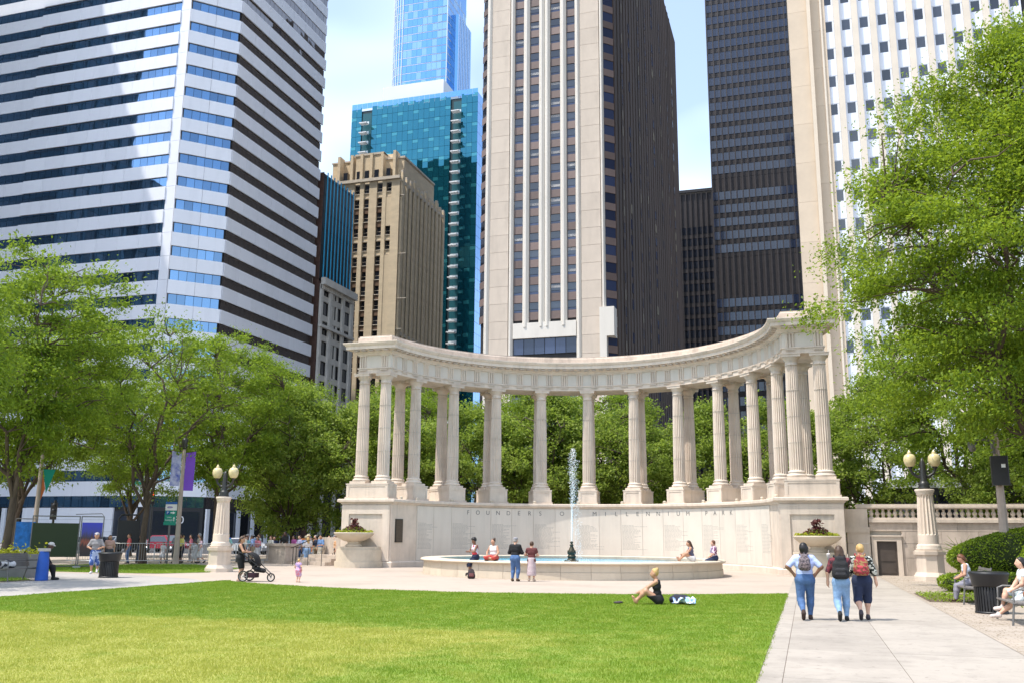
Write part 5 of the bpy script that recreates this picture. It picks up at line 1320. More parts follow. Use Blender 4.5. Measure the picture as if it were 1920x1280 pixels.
    if shoes is not None:
        sm = cloth(shoes)
        for s in (-1, 1):
            V, Q = sdf_mesh([('c', ft[s] + A(0, -.016 * S, -.010 * S), toe[s], .026 * S + .006, .022 * S + .006), ('c', ft[s] + A(0, -.016 * S, -.012 * S), ft[s] + A(0, -.005 * S, .012 * S), .026 * S + .004, .025 * S + .003)], vox, .012)
            link('shoe', mesh_from('shoe', [(V, Q, 0)], [sm]), None, o)
    hc, st = hair; hm = HAIRS[hc]; face = lambda P: ((P - Hd(0, .026, -.012)) @ hf) * .9 - ((P - Hd(0, .026, .045)) @ hu) * .55
    cap = [('e', Hd(0, -.008, .018), A(.055, .064, .066) * S)]; c_ = lambda P: face(P) - .004
    if st == 'short': hp_ = cap
    elif st == 'afro': hp_ = [('e', Hd(0, -.014, .032), A(.070, .074, .072) * S)]
    elif st == 'bun': hp_ = cap + [('e', Hd(0, -.045, .070), A(.026, .026, .026) * S)]
    elif st == 'bob': hp_ = cap + [('c', Hd(-.035, -.025, .0), Hd(-.034, -.02, -.075), .028 * S, .022 * S), ('c', Hd(.035, -.025, .0), Hd(.034, -.02, -.075), .028 * S, .022 * S), ('c', Hd(0, -.04, .0), Hd(0, -.045, -.085), .036 * S, .030 * S)]
    elif st == 'long': hp_ = cap + [('c', Hd(-.03, -.035, .0), T(-.04, -.065, .20), .032 * S, .028 * S), ('c', Hd(.03, -.035, .0), T(.04, -.065, .20), .032 * S, .028 * S), ('c', Hd(0, -.045, .0), T(0, -.072, .18), .036 * S, .030 * S)]
    elif st in ('cap', 'hat'): hp_ = [('e', Hd(0, -.010, .010), A(.052, .060, .058) * S)]
    V, Q = sdf_mesh(hp_, vox * .8, .02 * S, c_)
    if len(Q): link('hair', mesh_from('hair', [(V, Q, 0)], [hm]), None, o)
    if st in ('cap', 'hat'):
        km = cloth(extra or (.25, .25, .27)); V, Q = sdf_mesh([('e', Hd(0, -.004, .040), A(.058, .066, .042) * S), ('c', Hd(0, .05, .028), Hd(0, .085, .022), .020 * S, .016 * S)] if st == 'cap' else [('e', Hd(0, 0, .05), A(.060, .066, .046) * S), ('e', Hd(0, 0, .028), A(.105, .11, .012) * S)], vox * .7, .012 * S, lambda P: -((P - Hd(0, 0, .014)) @ hu))
        link('hat', mesh_from('hat', [(V, Q, 0)], [km]), None, o)
    o['wr'] = [float(v) for v in np.concatenate([wr[-1], wr[1]])]
    return o
def at_local(o, p): return o.matrix_basis @ Vector(p)
def backpack(x, y, z, yaw, s, m, m2, label, tilt=0.0):
    t = empty('backpack', (x, y, z), yaw, label, 'backpack', None); t.rotation_euler = (tilt, 0, yaw)
    V, Q = sdf_mesh([('c', (-.085 * s, 0, .05 * s), (.085 * s, 0, .05 * s), .075 * s, .075 * s), ('c', (-.075 * s, 0, .25 * s), (.075 * s, 0, .25 * s), .072 * s, .072 * s), ('c', (-.04 * s, 0, .36 * s), (.04 * s, 0, .36 * s), .05 * s, .05 * s), ('c', (-.08 * s, -.01, .13 * s), (.08 * s, -.01, .13 * s), .078 * s, .078 * s)], .02, .06 * s)
    link('bag_body', mesh_from('bag_body', [(V, Q, 0)], [m]), None, t)
    V, Q = sdf_mesh([('c', (-.06 * s, -.075 * s, .06 * s), (.06 * s, -.075 * s, .06 * s), .048 * s, .048 * s), ('c', (-.06 * s, -.075 * s, .14 * s), (.06 * s, -.075 * s, .14 * s), .045 * s, .045 * s)], .015, .03 * s)
    link('front_pocket', mesh_from('front_pocket', [(V, Q, 0)], [m2]), None, t)
    mb = MB()
    for q in (-1, 1): mb.tube([(q * .07 * s, .03 * s, .36 * s), (q * .10 * s, .12 * s, .43 * s), (q * .11 * s, .22 * s, .34 * s), (q * .11 * s, .20 * s, .16 * s), (q * .09 * s, .05 * s, .02 * s)], .016, 6)
    mb.tube([(-.03 * s, .02 * s, .39 * s), (0, .03 * s, .45 * s), (.03 * s, .02 * s, .39 * s)], .009, 6); mb.build('strap', m, t)
    return t
W, Wd = cloth, 1
DEN = cloth((.065, .125, .26), 'denim'); DENL = cloth((.20, .32, .50), 'denim'); BLK = cloth((.012, .012, .014)); WHT = cloth((.72, .72, .72)); NAVY = cloth((.02, .03, .07))
GREY = cloth((.25, .25, .26)); KHAKI = cloth((.33, .26, .16)); BLUE = cloth((.03, .09, .50)); PINK = cloth((.62, .30, .30)); MAROON = cloth((.12, .035, .035))
PI = math.pi
# --- three friends walking up the path
p = person(-.10, 20.95, .05, 1.68, 'walking woman in pale blue T-shirt and jeans with hands on hips', 2, 'walk', (cloth((.42, .50, .80)), .42), (DEN, 1.0), (.05, .03, .025), ('black', 'bob'), 1.2, vox=.015, head=(-.45, .0), armL=(-.125, -.01, .055, -1, -.35, 0), armR=(.125, -.01, .055, 1, -.35, 0))
backpack(-.09, 20.77, 1.02, .05, .78, cloth((.20, .16, .17), 'print', (.06, .05, .06), 60), cloth((.16, .12, .12), 'print', (.05, .04, .05), 60), 'small speckled grey backpack on the woman in pale blue', -.05)
p = person(.61, 20.97, .02, 1.62, 'walking woman in burgundy plaid shirt with long dark curly hair', 0, 'walk', (cloth((.16, .03, .04), 'print', (.05, .02, .03), 30), .45), (DENL, 1.0), (.02, .02, .02), ('brown', 'long'), .98, vox=.017, armL=(-.17, .05, -.01), armR=(-.06, .17, .20, 1, -.3, -.5))
CUPM = mat('clear_cup', (.72, .66, .62), .2, .1, 20)
cb = MB(); cb.lathe([(.030, 0), (.042, .13), (.044, .135), (.03, .15), (0, .15)], 14); cb.tube([(0, 0, .14), (.01, 0, .22)], .005, 5); cb.ball((0, 0, .02), (.02, .02, .01), 6, 4)
c = cb.build('drink_cup', CUPM, None, (.40, 21.22, 1.20)); tag(c, 'clear plastic drink cup with straw held by the curly haired woman', 'cup')
backpack(.61, 20.80, .87, .02, 1.06, cloth((.016, .016, .018)), cloth((.022, .022, .025)), 'round black backpack on the woman with curly hair', -.05)
p = person(1.04, 21.42, .0, 1.66, 'walking person in black floral shirt and knee shorts with short blond hair', 0, 'walk', (cloth((.015, .02, .018), 'print', (.50, .50, .44), 26), .62), (NAVY, .56), (.06, .05, .06), ('blond', 'short'), 1.17, vox=.015, head=(-.35, 0), armL=(-.18, .03, -.02), armR=(.18, .03, -.02))
backpack(1.03, 21.22, .93, 0, .98, cloth((.28, .035, .045), 'print', (.30, .20, .08), 34), cloth((.40, .05, .07), 'print', (.14, .05, .03), 34), 'red and gold patterned backpack on the blond walker', -.05)
# --- couple at the fountain
person(-10.50, 34.35, -.05, 1.72, 'standing man in black shirt and blue jeans with grey cap at the fountain', 0, 'stand', (BLK, .62), (DEN, 1.0), (.07, .045, .03), ('grey', 'cap'), 1.08, vox=.018, armL=(-.04, .11, .10, -1, -.4, -.3), armR=(.04, .11, .11, 1, -.4, -.3))
person(-9.93, 34.60, .10, 1.56, 'standing woman in maroon top and white patterned wrap beside the man in black', 0, 'stand', (MAROON, .2), (cloth((.62, .56, .54), 'wave', (.30, .16, .20), 7), .72, 'skirt'), (.5, .38, .3), ('brown', 'short'), 1.0, vox=.018, armL=(-.06, .13, .12, -1, -.4, -.3), armR=(.05, .13, .10, 1, -.4, -.3))
# --- on the fountain rim, left
RIMZ = .69
def rim(a, r=6.45): return FX + r * math.sin(R(a)), FY + r * math.cos(R(a))
x, y = rim(203.5); person(x, y, PI - .25 - .5, 1.70, 'seated person with dark afro in red white and blue jersey on the fountain rim', 2, 'sit', (cloth((.55, .55, .62), 'print', (.45, .04, .06), 9), 0), (cloth((.012, .02, .05)), .60), (.02, .02, .02), ('black', 'afro'), 1.0, RIMZ - .62, .018, (.0, -.55), (-.03, .20, .16), (.05, .20, .15), seat=.62, footL=(-.10, .34, .12), footR=(.10, .22, .06))
x, y = rim(195.0); person(x, y, PI - .15, 1.68, 'cross-legged person in white tank top and red shorts on the fountain rim', 1, 'cross', (WHT, 0), (cloth((.45, .06, .05)), .60), (.02, .02, .02), ('brown', 'bun'), 1.0, RIMZ, .018, (.5, 0))
# --- on the fountain rim, right
x, y = rim(116); person(x, y, PI / 2 + .25, 1.66, 'seated woman with long brown hair leaning on the fountain rim, phone in hand', 1, 'ground', (cloth((.10, .10, .16)), 0), (cloth((.60, .58, .58)), .55), None, ('brown', 'long'), 1.0, RIMZ, .018, (0, -.2), (-.04, .24, .17), (.04, .24, .17))
x, y = rim(91); person(x, y, PI / 2 + .5, 1.60, 'seated person with light hair behind the woman in floral blouse', 0, 'sit', (cloth((.10, .08, .16), 'print', (.6, .5, .6), 20), .4), (cloth((.5, .34, .26)), .6), (.2, .15, .1), ('blond', 'bob'), 1.0, RIMZ - .45, .02, (-.2, 0))
x, y = rim(98, 6.6); person(x, y, PI / 2 + .2, 1.66, 'seated woman in purple floral blouse and dark skirt on the fountain rim', 0, 'sit', (cloth((.22, .06, .16), 'print', (.70, .60, .66), 22), .45), (NAVY, .55), (.03, .03, .03), ('red', 'short'), 1.1, RIMZ - .45, .018, (.3, 0))
# --- woman on the grass
person(-3.62, 24.1, PI / 2 + .12, 1.68, 'barefoot woman in black sitting on the lawn with blond hair tied up', 1, 'ground', (BLK, 0), (BLK, .56), None, ('blond', 'bun'), 1.02, .02, .017, (0, .02), lean=.12)
mb = MB(); g = np.random.default_rng(3); n = 14
V = []; F = []
for j in range(n):
    for i in range(n):
        u, v = i / (n - 1) - .5, j / (n - 1) - .5
        V.append((u * .55 + g.normal(0, .02), v * .45 + g.normal(0, .02), .05 + max(0, .15 * math.sin(9 * u + 3 * v) * math.cos(7 * v)) + .03 * g.random()))
F = [(j * n + i, j * n + i + 1, (j + 1) * n + i + 1, (j + 1) * n + i) for j in range(n - 1) for i in range(n - 1)]
mb.add(V, F, 0, True); o = mb.build('blanket', cloth((.25, .42, .75), 'print', (.62, .70, .85), 12), None, (-3.02, 24.25, 0)); tag(o, 'crumpled blue and white blanket on the lawn behind the sitting woman', 'blanket')
V, Q = sdf_mesh([('c', (-.16, 0, .10), (.16, 0, .10), .10, .09), ('c', (-.10, 0, .18), (.14, 0, .17), .06, .06)], .02, .05)
o = link('tote_bag', mesh_from('tote_bag', [(V, Q, 0)], [cloth((.03, .03, .045))]), None, None, (-3.15, 24.45, .02)); tag(o, 'dark bag lying on the blanket behind the sitting woman', 'bag')
mb = MB(); mb.ball((0, 0, .03), (.10, .05, .03), 8, 4); mb.ball((.03, .14, .03), (.10, .05, .03), 8, 4); o = mb.build('sandals', cloth((.06, .05, .05)), None, (-4.60, 23.75, .03)); tag(o, 'pair of dark sandals on the grass by her feet', 'sandals')
# --- mother, stroller, toddler
person(-19.34, 29.79, -PI / 2 + .35, 1.68, 'woman in short black dress holding the stroller, long brown hair', 1, 'stand', (BLK, 0, 'dress'), (BLK, .4), (.45, .32, .25), ('brown', 'long'), 1.0, vox=.018, head=(.1, -.3), armL=(-.06, .19, .13), armR=(.05, .20, .12), hemz=.66)
person(-17.14, 30.05, -.25, .86, 'small blond toddler in pink and lilac romper standing alone on the plaza', 0, 'stand', (cloth((.52, .32, .46), 'print', (.30, .24, .50), 22), .15), (cloth((.50, .34, .5), 'print', (.6, .2, .26), 22), .42), None, ('blond', 'short'), 1.25, vox=.013, armL=(-.17, .04, .03), armR=(.17, .03, .02))
# --- left side
person(-25.95, 27.55, -PI / 2 + .6, 1.74, 'man in black with pale cap hunched on the park bench', 3, 'sit', (BLK, 1.0), (BLK, 1.0), (.02, .02, .02), ('black', 'cap'), 1.1, vox=.02, lean=.35, extra=(.55, .52, .5), head=(.2, -.3))
person(-28.1, 32.7, -2.6, 1.78, 'man in grey T-shirt, blue shorts and cap walking behind the trash can', 1, 'walk', (cloth((.27, .26, .27)), .45), (cloth((.05, .10, .30), 'print', (.35, .42, .6), 10), .58), (.6, .6, .6), ('brown', 'cap'), 1.05, vox=.022, extra=(.35, .33, .36), armL=(-.1, .14, .1), armR=(.1, .14, .1))
person(-32.4, 38.6, -2.2, 1.66, 'person in dark shorts whose legs show below the poster frame', 1, 'walk', (cloth((.5, .3, .25)), .45), (cloth((.05, .05, .06)), .55), (.5, .45, .4), ('brown', 'long'), 1.0, vox=.026)
# --- crowd behind the barriers and on the corner
CR = 'people waiting behind the crowd barriers'
crowd = [
 (-34.9, 46.0, 3.0, 1.25, 0, (WHT, .3), (cloth((.6, .6, .62)), .45), 'brown', 'long', .9, 'child in white at the left end of the crowd barriers'),
 (-34.3, 46.3, 2.9, 1.80, 2, (GREY, .45), (cloth((.10, .10, .10)), 1.0), 'black', 'short', 1.1, 'man in grey T-shirt and dark trousers by the green parking sign'),
 (-34.0, 47.6, 3.6, 1.30, 2, (WHT, .4), (WHT, .9), 'black', 'short', .9, 'small child in white next to the man in beige'),
 (-33.4, 47.2, 2.4, 1.78, 1, (cloth((.50, .44, .35)), .45), (cloth((.48, .45, .40)), 1.0), 'grey', 'short', 1.1, 'man in beige shirt and pale trousers behind the barriers'),
 (-32.8, 48.2, 1.5, 1.68, 1, (cloth((.42, .26, .22)), .4), (GREY, 1.0), 'black', 'long', 1.0, 'woman in pink top looking sideways behind the barriers'),
 (-32.3, 48.3, 3.1, 1.82, 1, (BLUE, .45), (KHAKI, .58), 'black', 'short', 1.15, 'man in royal blue T-shirt beside the stone lamp post'),
 (-31.9, 50.2, 3.3, 1.62, 0, (WHT, .4), (BLK, 1.0), 'black', 'short', 1.0, 'person in white shirt just right of the stone lamp post'),
 (-32.6, 50.9, 2.8, 1.76, 0, (cloth((.58, .62, .70)), .45), (DEN, 1.0), 'grey', 'cap', 1.1, 'man in pale shirt and cap behind the stroller woman'),
 (-31.6, 50.6, 2.0, 1.78, 1, (cloth((.60, .68, .66)), .45), (DENL, .58), 'brown', 'short', 1.05, 'man in mint shirt turned sideways behind the stroller'),
 (-31.2, 51.6, 3.5, 1.62, 1, (NAVY, .45), (BLK, 1.0), 'black', 'short', 1.0, 'person in navy shirt behind the barrier by the seat wall'),
 (-28.75, 50.4, 2.6, 1.70, 0, (cloth((.40, .38, .55)), .4), (DEN, 1.0), 'brown', 'bob', 1.0, 'woman in lilac top at the stone seat wall'),
 (-27.9, 49.6, .4, 1.66, 0, (cloth((.32, .46, .72)), .2, 'dress'), (DENL, .5), 'blond', 'hat', 1.0, 'woman in blue dress and straw hat on the wall steps'),
 (-27.55, 50.3, .0, 1.72, 2, (cloth((.03, .035, .06)), .45), (KHAKI, 1.0), 'black', 'short', 1.0, 'person in dark shirt and khaki trousers beside the straw hat'),
 (-26.9, 50.6, 3.0, 1.70, 0, (cloth((.5, .36, .3), 'print', (.6, .55, .5), 16), .4), (cloth((.45, .36, .3)), .6), 'brown', 'short', 1.05, 'person in patterned shirt at the wall steps'),
 (-26.0, 51.6, -1.2, 1.82, 0, (cloth((.66, .68, .76)), .9), (cloth((.35, .24, .2)), 1.0), 'grey', 'short', 1.15, 'man in white shirt bending at the steps beside the pylon'),
 (-25.6, 50.7, 2.6, 1.62, 3, (cloth((.10, .05, .03)), 1.0), (cloth((.13, .05, .02)), 1.0), 'black', 'short', 1.1, 'person in brown standing in shade by the pylon railing'),
 (-36.8, 46.4, 1.2, 1.70, 2, (BLK, .45), (DEN, 1.0), 'black', 'short', 1.0, 'person in black by the dark display panel'),
 (-35.4, 49.2, 2.2, 1.68, 1, (cloth((.5, .15, .2)), .4), (GREY, 1.0), 'black', 'long', 1.0, 'woman in red top behind the man in grey'),
 (-35.75, 44.15, 2.3, 1.72, 1, (cloth((.60, .10, .10)), .45), (DEN, 1.0), 'brown', 'short', 1.0, 'man in red T-shirt leaning at the barrier near the forked trunk'),
 (-35.1, 44.55, 2.9, 1.62, 0, (WHT, .4), (DENL, .55), 'blond', 'long', 1.0, 'woman in white T-shirt at the barrier left of the parking sign'),
 (-33.55, 45.75, 2.6, 1.74, 2, (cloth((.62, .55, .15)), .45), (BLK, .58), 'black', 'short', 1.0, 'man in yellow T-shirt at the barrier right of the parking sign'),
 (-32.75, 46.45, 2.2, 1.60, 0, (cloth((.65, .45, .5)), .3), (WHT, .55), 'brown', 'long', 1.0, 'woman in pink top and white shorts at the barrier'),
 (-31.75, 47.5, 3.2, 1.74, 1, (cloth((.25, .50, .45)), .45), (KHAKI, .58), 'brown', 'cap', 1.05, 'man in green T-shirt and cap left of the lamp post'),
 (-30.5, 50.1, 2.7, 1.66, 0, (cloth((.65, .62, .55)), .4), (cloth((.5, .2, .2)), .58), 'red', 'bob', 1.0, 'woman in cream top and red shorts behind the stroller canopy'),
 (-30.2, 51.0, 2.2, 1.76, 2, (cloth((.70, .70, .72)), .45), (NAVY, 1.0), 'black', 'short', 1.05, 'man in white T-shirt and navy trousers beside the seat wall'),
 (-28.2, 51.3, 2.5, 1.72, 0, (cloth((.65, .30, .12)), .45), (GREY, 1.0), 'grey', 'short', 1.0, 'man in orange shirt behind the seat wall'),
 (-27.2, 52.0, 3.0, 1.70, 1, (cloth((.55, .60, .68)), .45), (DEN, 1.0), 'black', 'short', 1.0, 'person in pale grey shirt behind the straw hat'),
 (-31.55, 48.95, 2.5, 1.70, 0, (cloth((.66, .60, .50)), .45), (DEN, 1.0), 'brown', 'short', 1.0, 'man in cream shirt just left of the stroller woman'),
 (-30.95, 49.35, 3.1, 1.62, 1, (cloth((.60, .20, .25)), .4), (WHT, .58), 'black', 'long', 1.0, 'woman in coral top and white shorts behind the stroller woman'),
 (-30.75, 48.55, 2.0, 1.74, 2, (cloth((.30, .42, .70)), .45), (KHAKI, .58), 'black', 'cap', 1.0, 'man in sky blue T-shirt and cap behind the stroller'),
 (-27.35, 48.85, .6, 1.60, 0, (cloth((.70, .66, .66)), .4), (DENL, .58), 'blond', 'long', 1.0, 'blond woman in white top before the wall steps'),
 (-26.75, 49.3, 2.8, 1.74, 1, (cloth((.12, .22, .42)), .45), (cloth((.40, .36, .30)), 1.0), 'black', 'short', 1.05, 'man in slate blue shirt before the wall steps'),
 (-25.75, 49.2, 2.2, 1.68, 0, (cloth((.62, .36, .20)), .4), (BLK, 1.0), 'red', 'bob', 1.0, 'woman in rust top at the handrail by the pylon'),
 (-33.2, 48.9, 2.7, 1.72, 1, (cloth((.55, .55, .30)), .45), (DEN, 1.0), 'brown', 'short', 1.0, 'man in olive yellow shirt in the second row behind the man in blue'),
 (-34.6, 47.3, 2.4, 1.66, 0, (cloth((.70, .70, .74)), .45), (cloth((.12, .12, .2)), .58), 'blond', 'short', 1.0, 'blond man in white behind the parking sign'),
 (-30.0, 51.9, 2.6, 1.70, 1, (cloth((.5, .12, .35)), .4), (GREY, 1.0), 'black', 'long', 1.0, 'woman in magenta top above the end of the seat wall'),
 (-28.9, 51.7, 3.0, 1.76, 0, (cloth((.68, .64, .58)), .45), (NAVY, 1.0), 'grey', 'hat', 1.05, 'man in sun hat and cream shirt behind the seat wall'),
 (-26.4, 50.3, 2.9, 1.72, 2, (cloth((.65, .65, .25)), .45), (BLK, 1.0), 'black', 'cap', 1.0, 'person in lime shirt and cap at the top of the wall steps'),
 (-32.0, 49.9, 2.8, 1.64, 0, (cloth((.30, .55, .60)), .4), (WHT, .58), 'red', 'bob', 1.0, 'woman in turquoise top just behind the stone lamp post'),
]
for (x, y, yw, H, sk, tp, bt, hc, hs, b_, lb) in crowd:
    person(x, y, yw, H, lb, sk, 'stand' if rnd.random() < .7 else 'walk', tp, bt, (.05, .05, .05), (hc, hs), b_, vox=.03, group=CR, armL=rnd.choice([None, (-.07, .14, .13), (-.15, .05, .0)]), armR=rnd.choice([None, (.06, .15, .12), (.16, .04, .0)]), extra=(.62, .52, .36) if hs == 'hat' else None, head=(rnd.uniform(-.4, .4), 0))
person(-29.4, 49.9, 2.9, 1.75, 'dark dressed man seated on top of the stone seat wall with white shoes', 3, 'sit', (BLK, .45), (DEN, 1.0), (.65, .65, .7), ('black', 'short'), 1.1, .45, .026, group=CR)
# --- bench women on the right
person(4.18, 28.75, PI / 2, 1.64, 'woman in grey trousers and white top reading on the farther bench', 1, 'sit', (cloth((.62, .64, .68)), 0), (cloth((.24, .23, .27)), 1.0), (.06, .03, .025), ('red', 'bob'), 1.0, .0, .018, (0, -.55), (-.06, .19, .11), (.05, .19, .11), lean=.30)
person(4.34, 22.55, PI / 2 + .05, 1.66, 'woman in white lace top with crossed legs on the nearer bench', 0, 'sit', (cloth((.72, .72, .70), 'print', (.60, .64, .62), 40), .12), (cloth((.66, .70, .70), 'print', (.45, .56, .60), 40), .42), (.60, .52, .48), ('black', 'bob'), 1.0, .0, .015, (0, .0), (-.05, .18, .06), (.06, .20, .05), footL=(-.02, .66, .08), footR=(.04, .50, .27))
# ------------------------------------------------------------------ street furniture and small things
def bench(x, y, rz, label):
    t = empty('metal_bench', (x, y, 0), rz, label, 'bench', 'metal park benches'); L = 1.75       # local: sits facing +y, length along x
    SL = mat('bench_slat', (.20, .185, .175), .5, .1, 5, metal=.3) if 'bench_slat' not in MATS else MATS['bench_slat']
    for k in range(6):
        mb = MB(); mb.box(-L / 2, L / 2, .28 - k * .088, .355 - k * .088, .425 - k * .006, .45 - k * .006); mb.build('seat_slat', SL, t)
    for k in range(6):
        mb = MB(); yb = -.20 - k * .022; zb = .49 + k * .075; mb.box(-L / 2, L / 2, yb - .012, yb + .012, zb, zb + .064); mb.build('back_slat', SL, t)
    for s in (-1, 1):
        xx = s * (L / 2 - .06)
        mb = MB(); mb.tube([(xx, .38, 0), (xx, .33, .42), (xx, .32, .66), (xx, .22, .70), (xx, -.22, .69)], .022, 8); mb.build('arm', GREYM, t)
        mb = MB(); mb.tube([(xx, -.36, 0), (xx, -.22, .42), (xx, -.34, .95)], .022, 8); mb.build('leg', GREYM, t)
        mb = MB(); mb.tube([(xx, .33, .41), (xx, -.22, .40)], .02, 8); mb.build('rail', GREYM, t)
    return t
bench(4.15, 22.0, PI / 2, 'grey slatted metal bench with the crossed-legged woman')
bench(4.15, 28.2, PI / 2, 'grey metal bench behind the black ribbed trash bin')
bench(-26.1, 26.6, -PI / 2 + .1, 'grey park bench with the man in black on the west path')
V, Q = sdf_mesh([('c', (-.16, 0, .10), (.16, 0, .10), .10, .10), ('c', (-.10, 0, .24), (.10, 0, .24), .045, .045)], .018, .06)
t = empty('handbag', (4.28, 22.02, .455), PI / 2, 'brown leather handbag on the nearer bench beside the seated woman', 'handbag')
LEA = mat('tan_leather', (.30, .11, .045), .5, .2, 6); link('bag_body', mesh_from('bag_body', [(V, Q, 0)], [LEA]), None, t)
mb = MB(); mb.tube([(-.12, 0, .26), (-.08, 0, .40), (.08, 0, .40), (.12, 0, .26)], .012, 6); mb.build('handle', LEA, t)
def bin_ribbed(x, y, s, label, name='trash_bin'):
    t = empty(name, (x, y, 0), 0, label, 'trash bin'); t.scale = (s, s, s)
    mb = MB(); mb.lathe([(.33, .02), (.34, .60), (.30, .60)], 28); mb.build('liner', BLACK, t)
    for k in range(34):
        a = 2 * PI * k / 34
        if k == 0: mb = MB(); mb.box(.345, .362, -.022, .022, .03, .66); bm2 = mb.mesh('slat', BLACK)
        link('slat', bm2, None, t, (0, 0, 0), (0, 0, a))
    mb = MB(); mb.lathe([(.37, .0), (.38, .03), (.37, .06)], 28); mb.build('base_ring', BLACK, t)
    mb = MB(); mb.lathe([(.365, .64), (.40, .68), (.43, .88), (.455, .93), (.46, .97), (.42, 1.0), (.30, .985), (.24, .93)], 28); mb.build('rim', BLACK, t)
    return t
bin_ribbed(3.95, 24.5, .94, 'black ribbed metal trash bin between the two right benches')
bin_ribbed(-25.16, 30.07, .93, 'black trash bin on the west path by the walking man')
# blue recycling sleeve beside the bench man
mb = MB(); mb.lathe([(.21, 0), (.215, .05), (.19, .6), (.16, .95), (.14, 1.0)], 18); t = empty('recycling_bag', (-25.55, 27.2, 0), 0, 'tall bright blue recycling sleeve before the man on the bench', 'bin')
mb.build('sleeve', mat('blue_plastic', (.015, .09, .42), .45, .12, 4), t); mb = MB(); mb.box(-.20, .19, -.12, .12, 1.0, 1.1, 0, .03); mb.build('lid', mat('pale_lid', (.5, .45, .42), .6, .1, 5), t)
V, Q = sdf_mesh([('c', (-.1, -.45, .53), (-.05, .3, .55), .14, .13), ('c', (.0, -.3, .60), (-.1, .1, .62), .10, .1)], .03, .08)
o = link('duffel_bundle', mesh_from('duffel_bundle', [(V, Q, 0)], [cloth((.62, .60, .60), 'print', (.05, .05, .06), 6)]), None, None, (-26.25, 26.3, 0)); tag(o, 'white and black bundle heaped on the west bench', 'bag')
mb = MB(); mb.box(-3.6, 3.6, -.2, .2, 0, .85); o = mb.build('planter_wall', mat('grey_granite', (.20, .19, .19), .7, .1, 4), None, (-29.5, 26.4, 0), (0, 0, .9)); tag(o, 'low grey granite planter wall behind the west bench', 'wall')
g = np.random.default_rng(44); n = 1600
P = np.stack([g.uniform(-3.6, 3.6, n), g.normal(.5, .35, n), .75 + np.abs(g.normal(0, .18, n))], 1); o = leaf_cloud('flower_bed', P, .14, LEAF_Y, None, (-29.5, 26.4, 0), 12); o.rotation_euler = (0, 0, .9); tag(o, 'yellow green bedding plants over the granite planter wall', 'plants', kind='stuff')
# poster frame (olive board and concert picture)
PK = empty('poster_frame', (-33.4, 36.9, 0), .72, 'steel poster frame with a blank olive board and a blue stage picture', 'display frame')
# local x along the frame
mb = MB()
for xx in (-1.75, -.02 + .55, .62, 1.72): mb.tube([(xx, 0, 0), (xx, 0, 2.42)], .028, 8)
for zz in (.10, 2.40): mb.tube([(-1.75, 0, zz), (.53, 0, zz)], .025, 8); mb.tube([(.62, 0, zz), (1.72, 0, zz)], .025, 8)
mb.tube([(.3, .1, 2.5), (1.6, .1, 2.55), (1.72, 0, 2.40)], .02, 6); mb.build('frame', GREYM, PK)
mb = MB(); mb.box(-1.72, .50, -.02, .02, .52, 2.08); mb.build('board', mat('olive_board', (.022, .036, .014), .7, .04, 2), PK)
m = bpy.data.materials.new('stage_picture'); m.use_nodes = True; tt = m.node_tree; bb = tt.nodes['Principled BSDF']; tc = tt.nodes.new('ShaderNodeTexCoord'); sx = tt.nodes.new('ShaderNodeSeparateXYZ'); nz = tt.nodes.new('ShaderNodeTexNoise'); nz.inputs['Scale'].default_value = 3.5; mpp = tt.nodes.new('ShaderNodeMapping'); mpp.inputs['Scale'].default_value = (3, 1, .5)
rm = tt.nodes.new('ShaderNodeValToRGB'); ee = rm.color_ramp.elements; ee[0].position = 0; ee[0].color = (.02, .015, .02, 1); ee[1].position = .95; ee[1].color = (.03, .04, .45, 1)
for ps, cc in ((.34, (.05, .02, .02, 1)), (.44, (.30, .07, .04, 1)), (.55, (.05, .03, .04, 1)), (.72, (.04, .05, .30, 1))): e_ = ee.new(ps); e_.color = cc
ad = tt.nodes.new('ShaderNodeMath'); ad.operation = 'MULTIPLY_ADD'; ad.inputs[1].default_value = .35
tt.links.new(tc.outputs['Generated'], sx.inputs[0]); tt.links.new(tc.outputs['Generated'], mpp.inputs[0]); tt.links.new(mpp.outputs[0], nz.inputs['Vector']); tt.links.new(nz.outputs['Fac'], ad.inputs[0]); tt.links.new(sx.outputs['Z'], ad.inputs[2])
sb = tt.nodes.new('ShaderNodeMath'); sb.operation = 'SUBTRACT'; sb.inputs[1].default_value = .17; tt.links.new(ad.outputs[0], sb.inputs[0]); tt.links.new(sb.outputs[0], rm.inputs['Fac']); tt.links.new(rm.outputs['Color'], bb.inputs['Base Color']); bb.inputs['Roughness'].default_value = .4
mb = MB(); mb.box(.66, 1.68, -.02, .02, .55, 2.12); mb.build('picture', m, PK)
for xx in (-1.75, .57, 1.72):
    mb = MB(); mb.box(xx - .2, xx + .2, -.25, .25, 0, .10, 0, .04); mb.build('foot', KERB, PK)
PK.scale = (.88, 1, 1)
# second, narrower poster behind
PK2 = empty('banner_stand', (-37.0, 38.0, 0), .75, 'narrow blue poster stand partly behind the banner post', 'display frame')
mb = MB(); mb.tube([(-.45, 0, 0), (-.45, 0, 2.3)], .025, 6); mb.tube([(.45, 0, 0), (.45, 0, 2.3)], .025, 6); mb.tube([(-.45, 0, 2.3), (.45, 0, 2.3)], .025, 6); mb.build('frame', GREYM, PK2)
mb = MB(); mb.box(-.43, .43, -.02, .02, .8, 2.15); mb.build('poster', mat('blue_poster', (.02, .16, .50), .5, .5, 3), PK2)
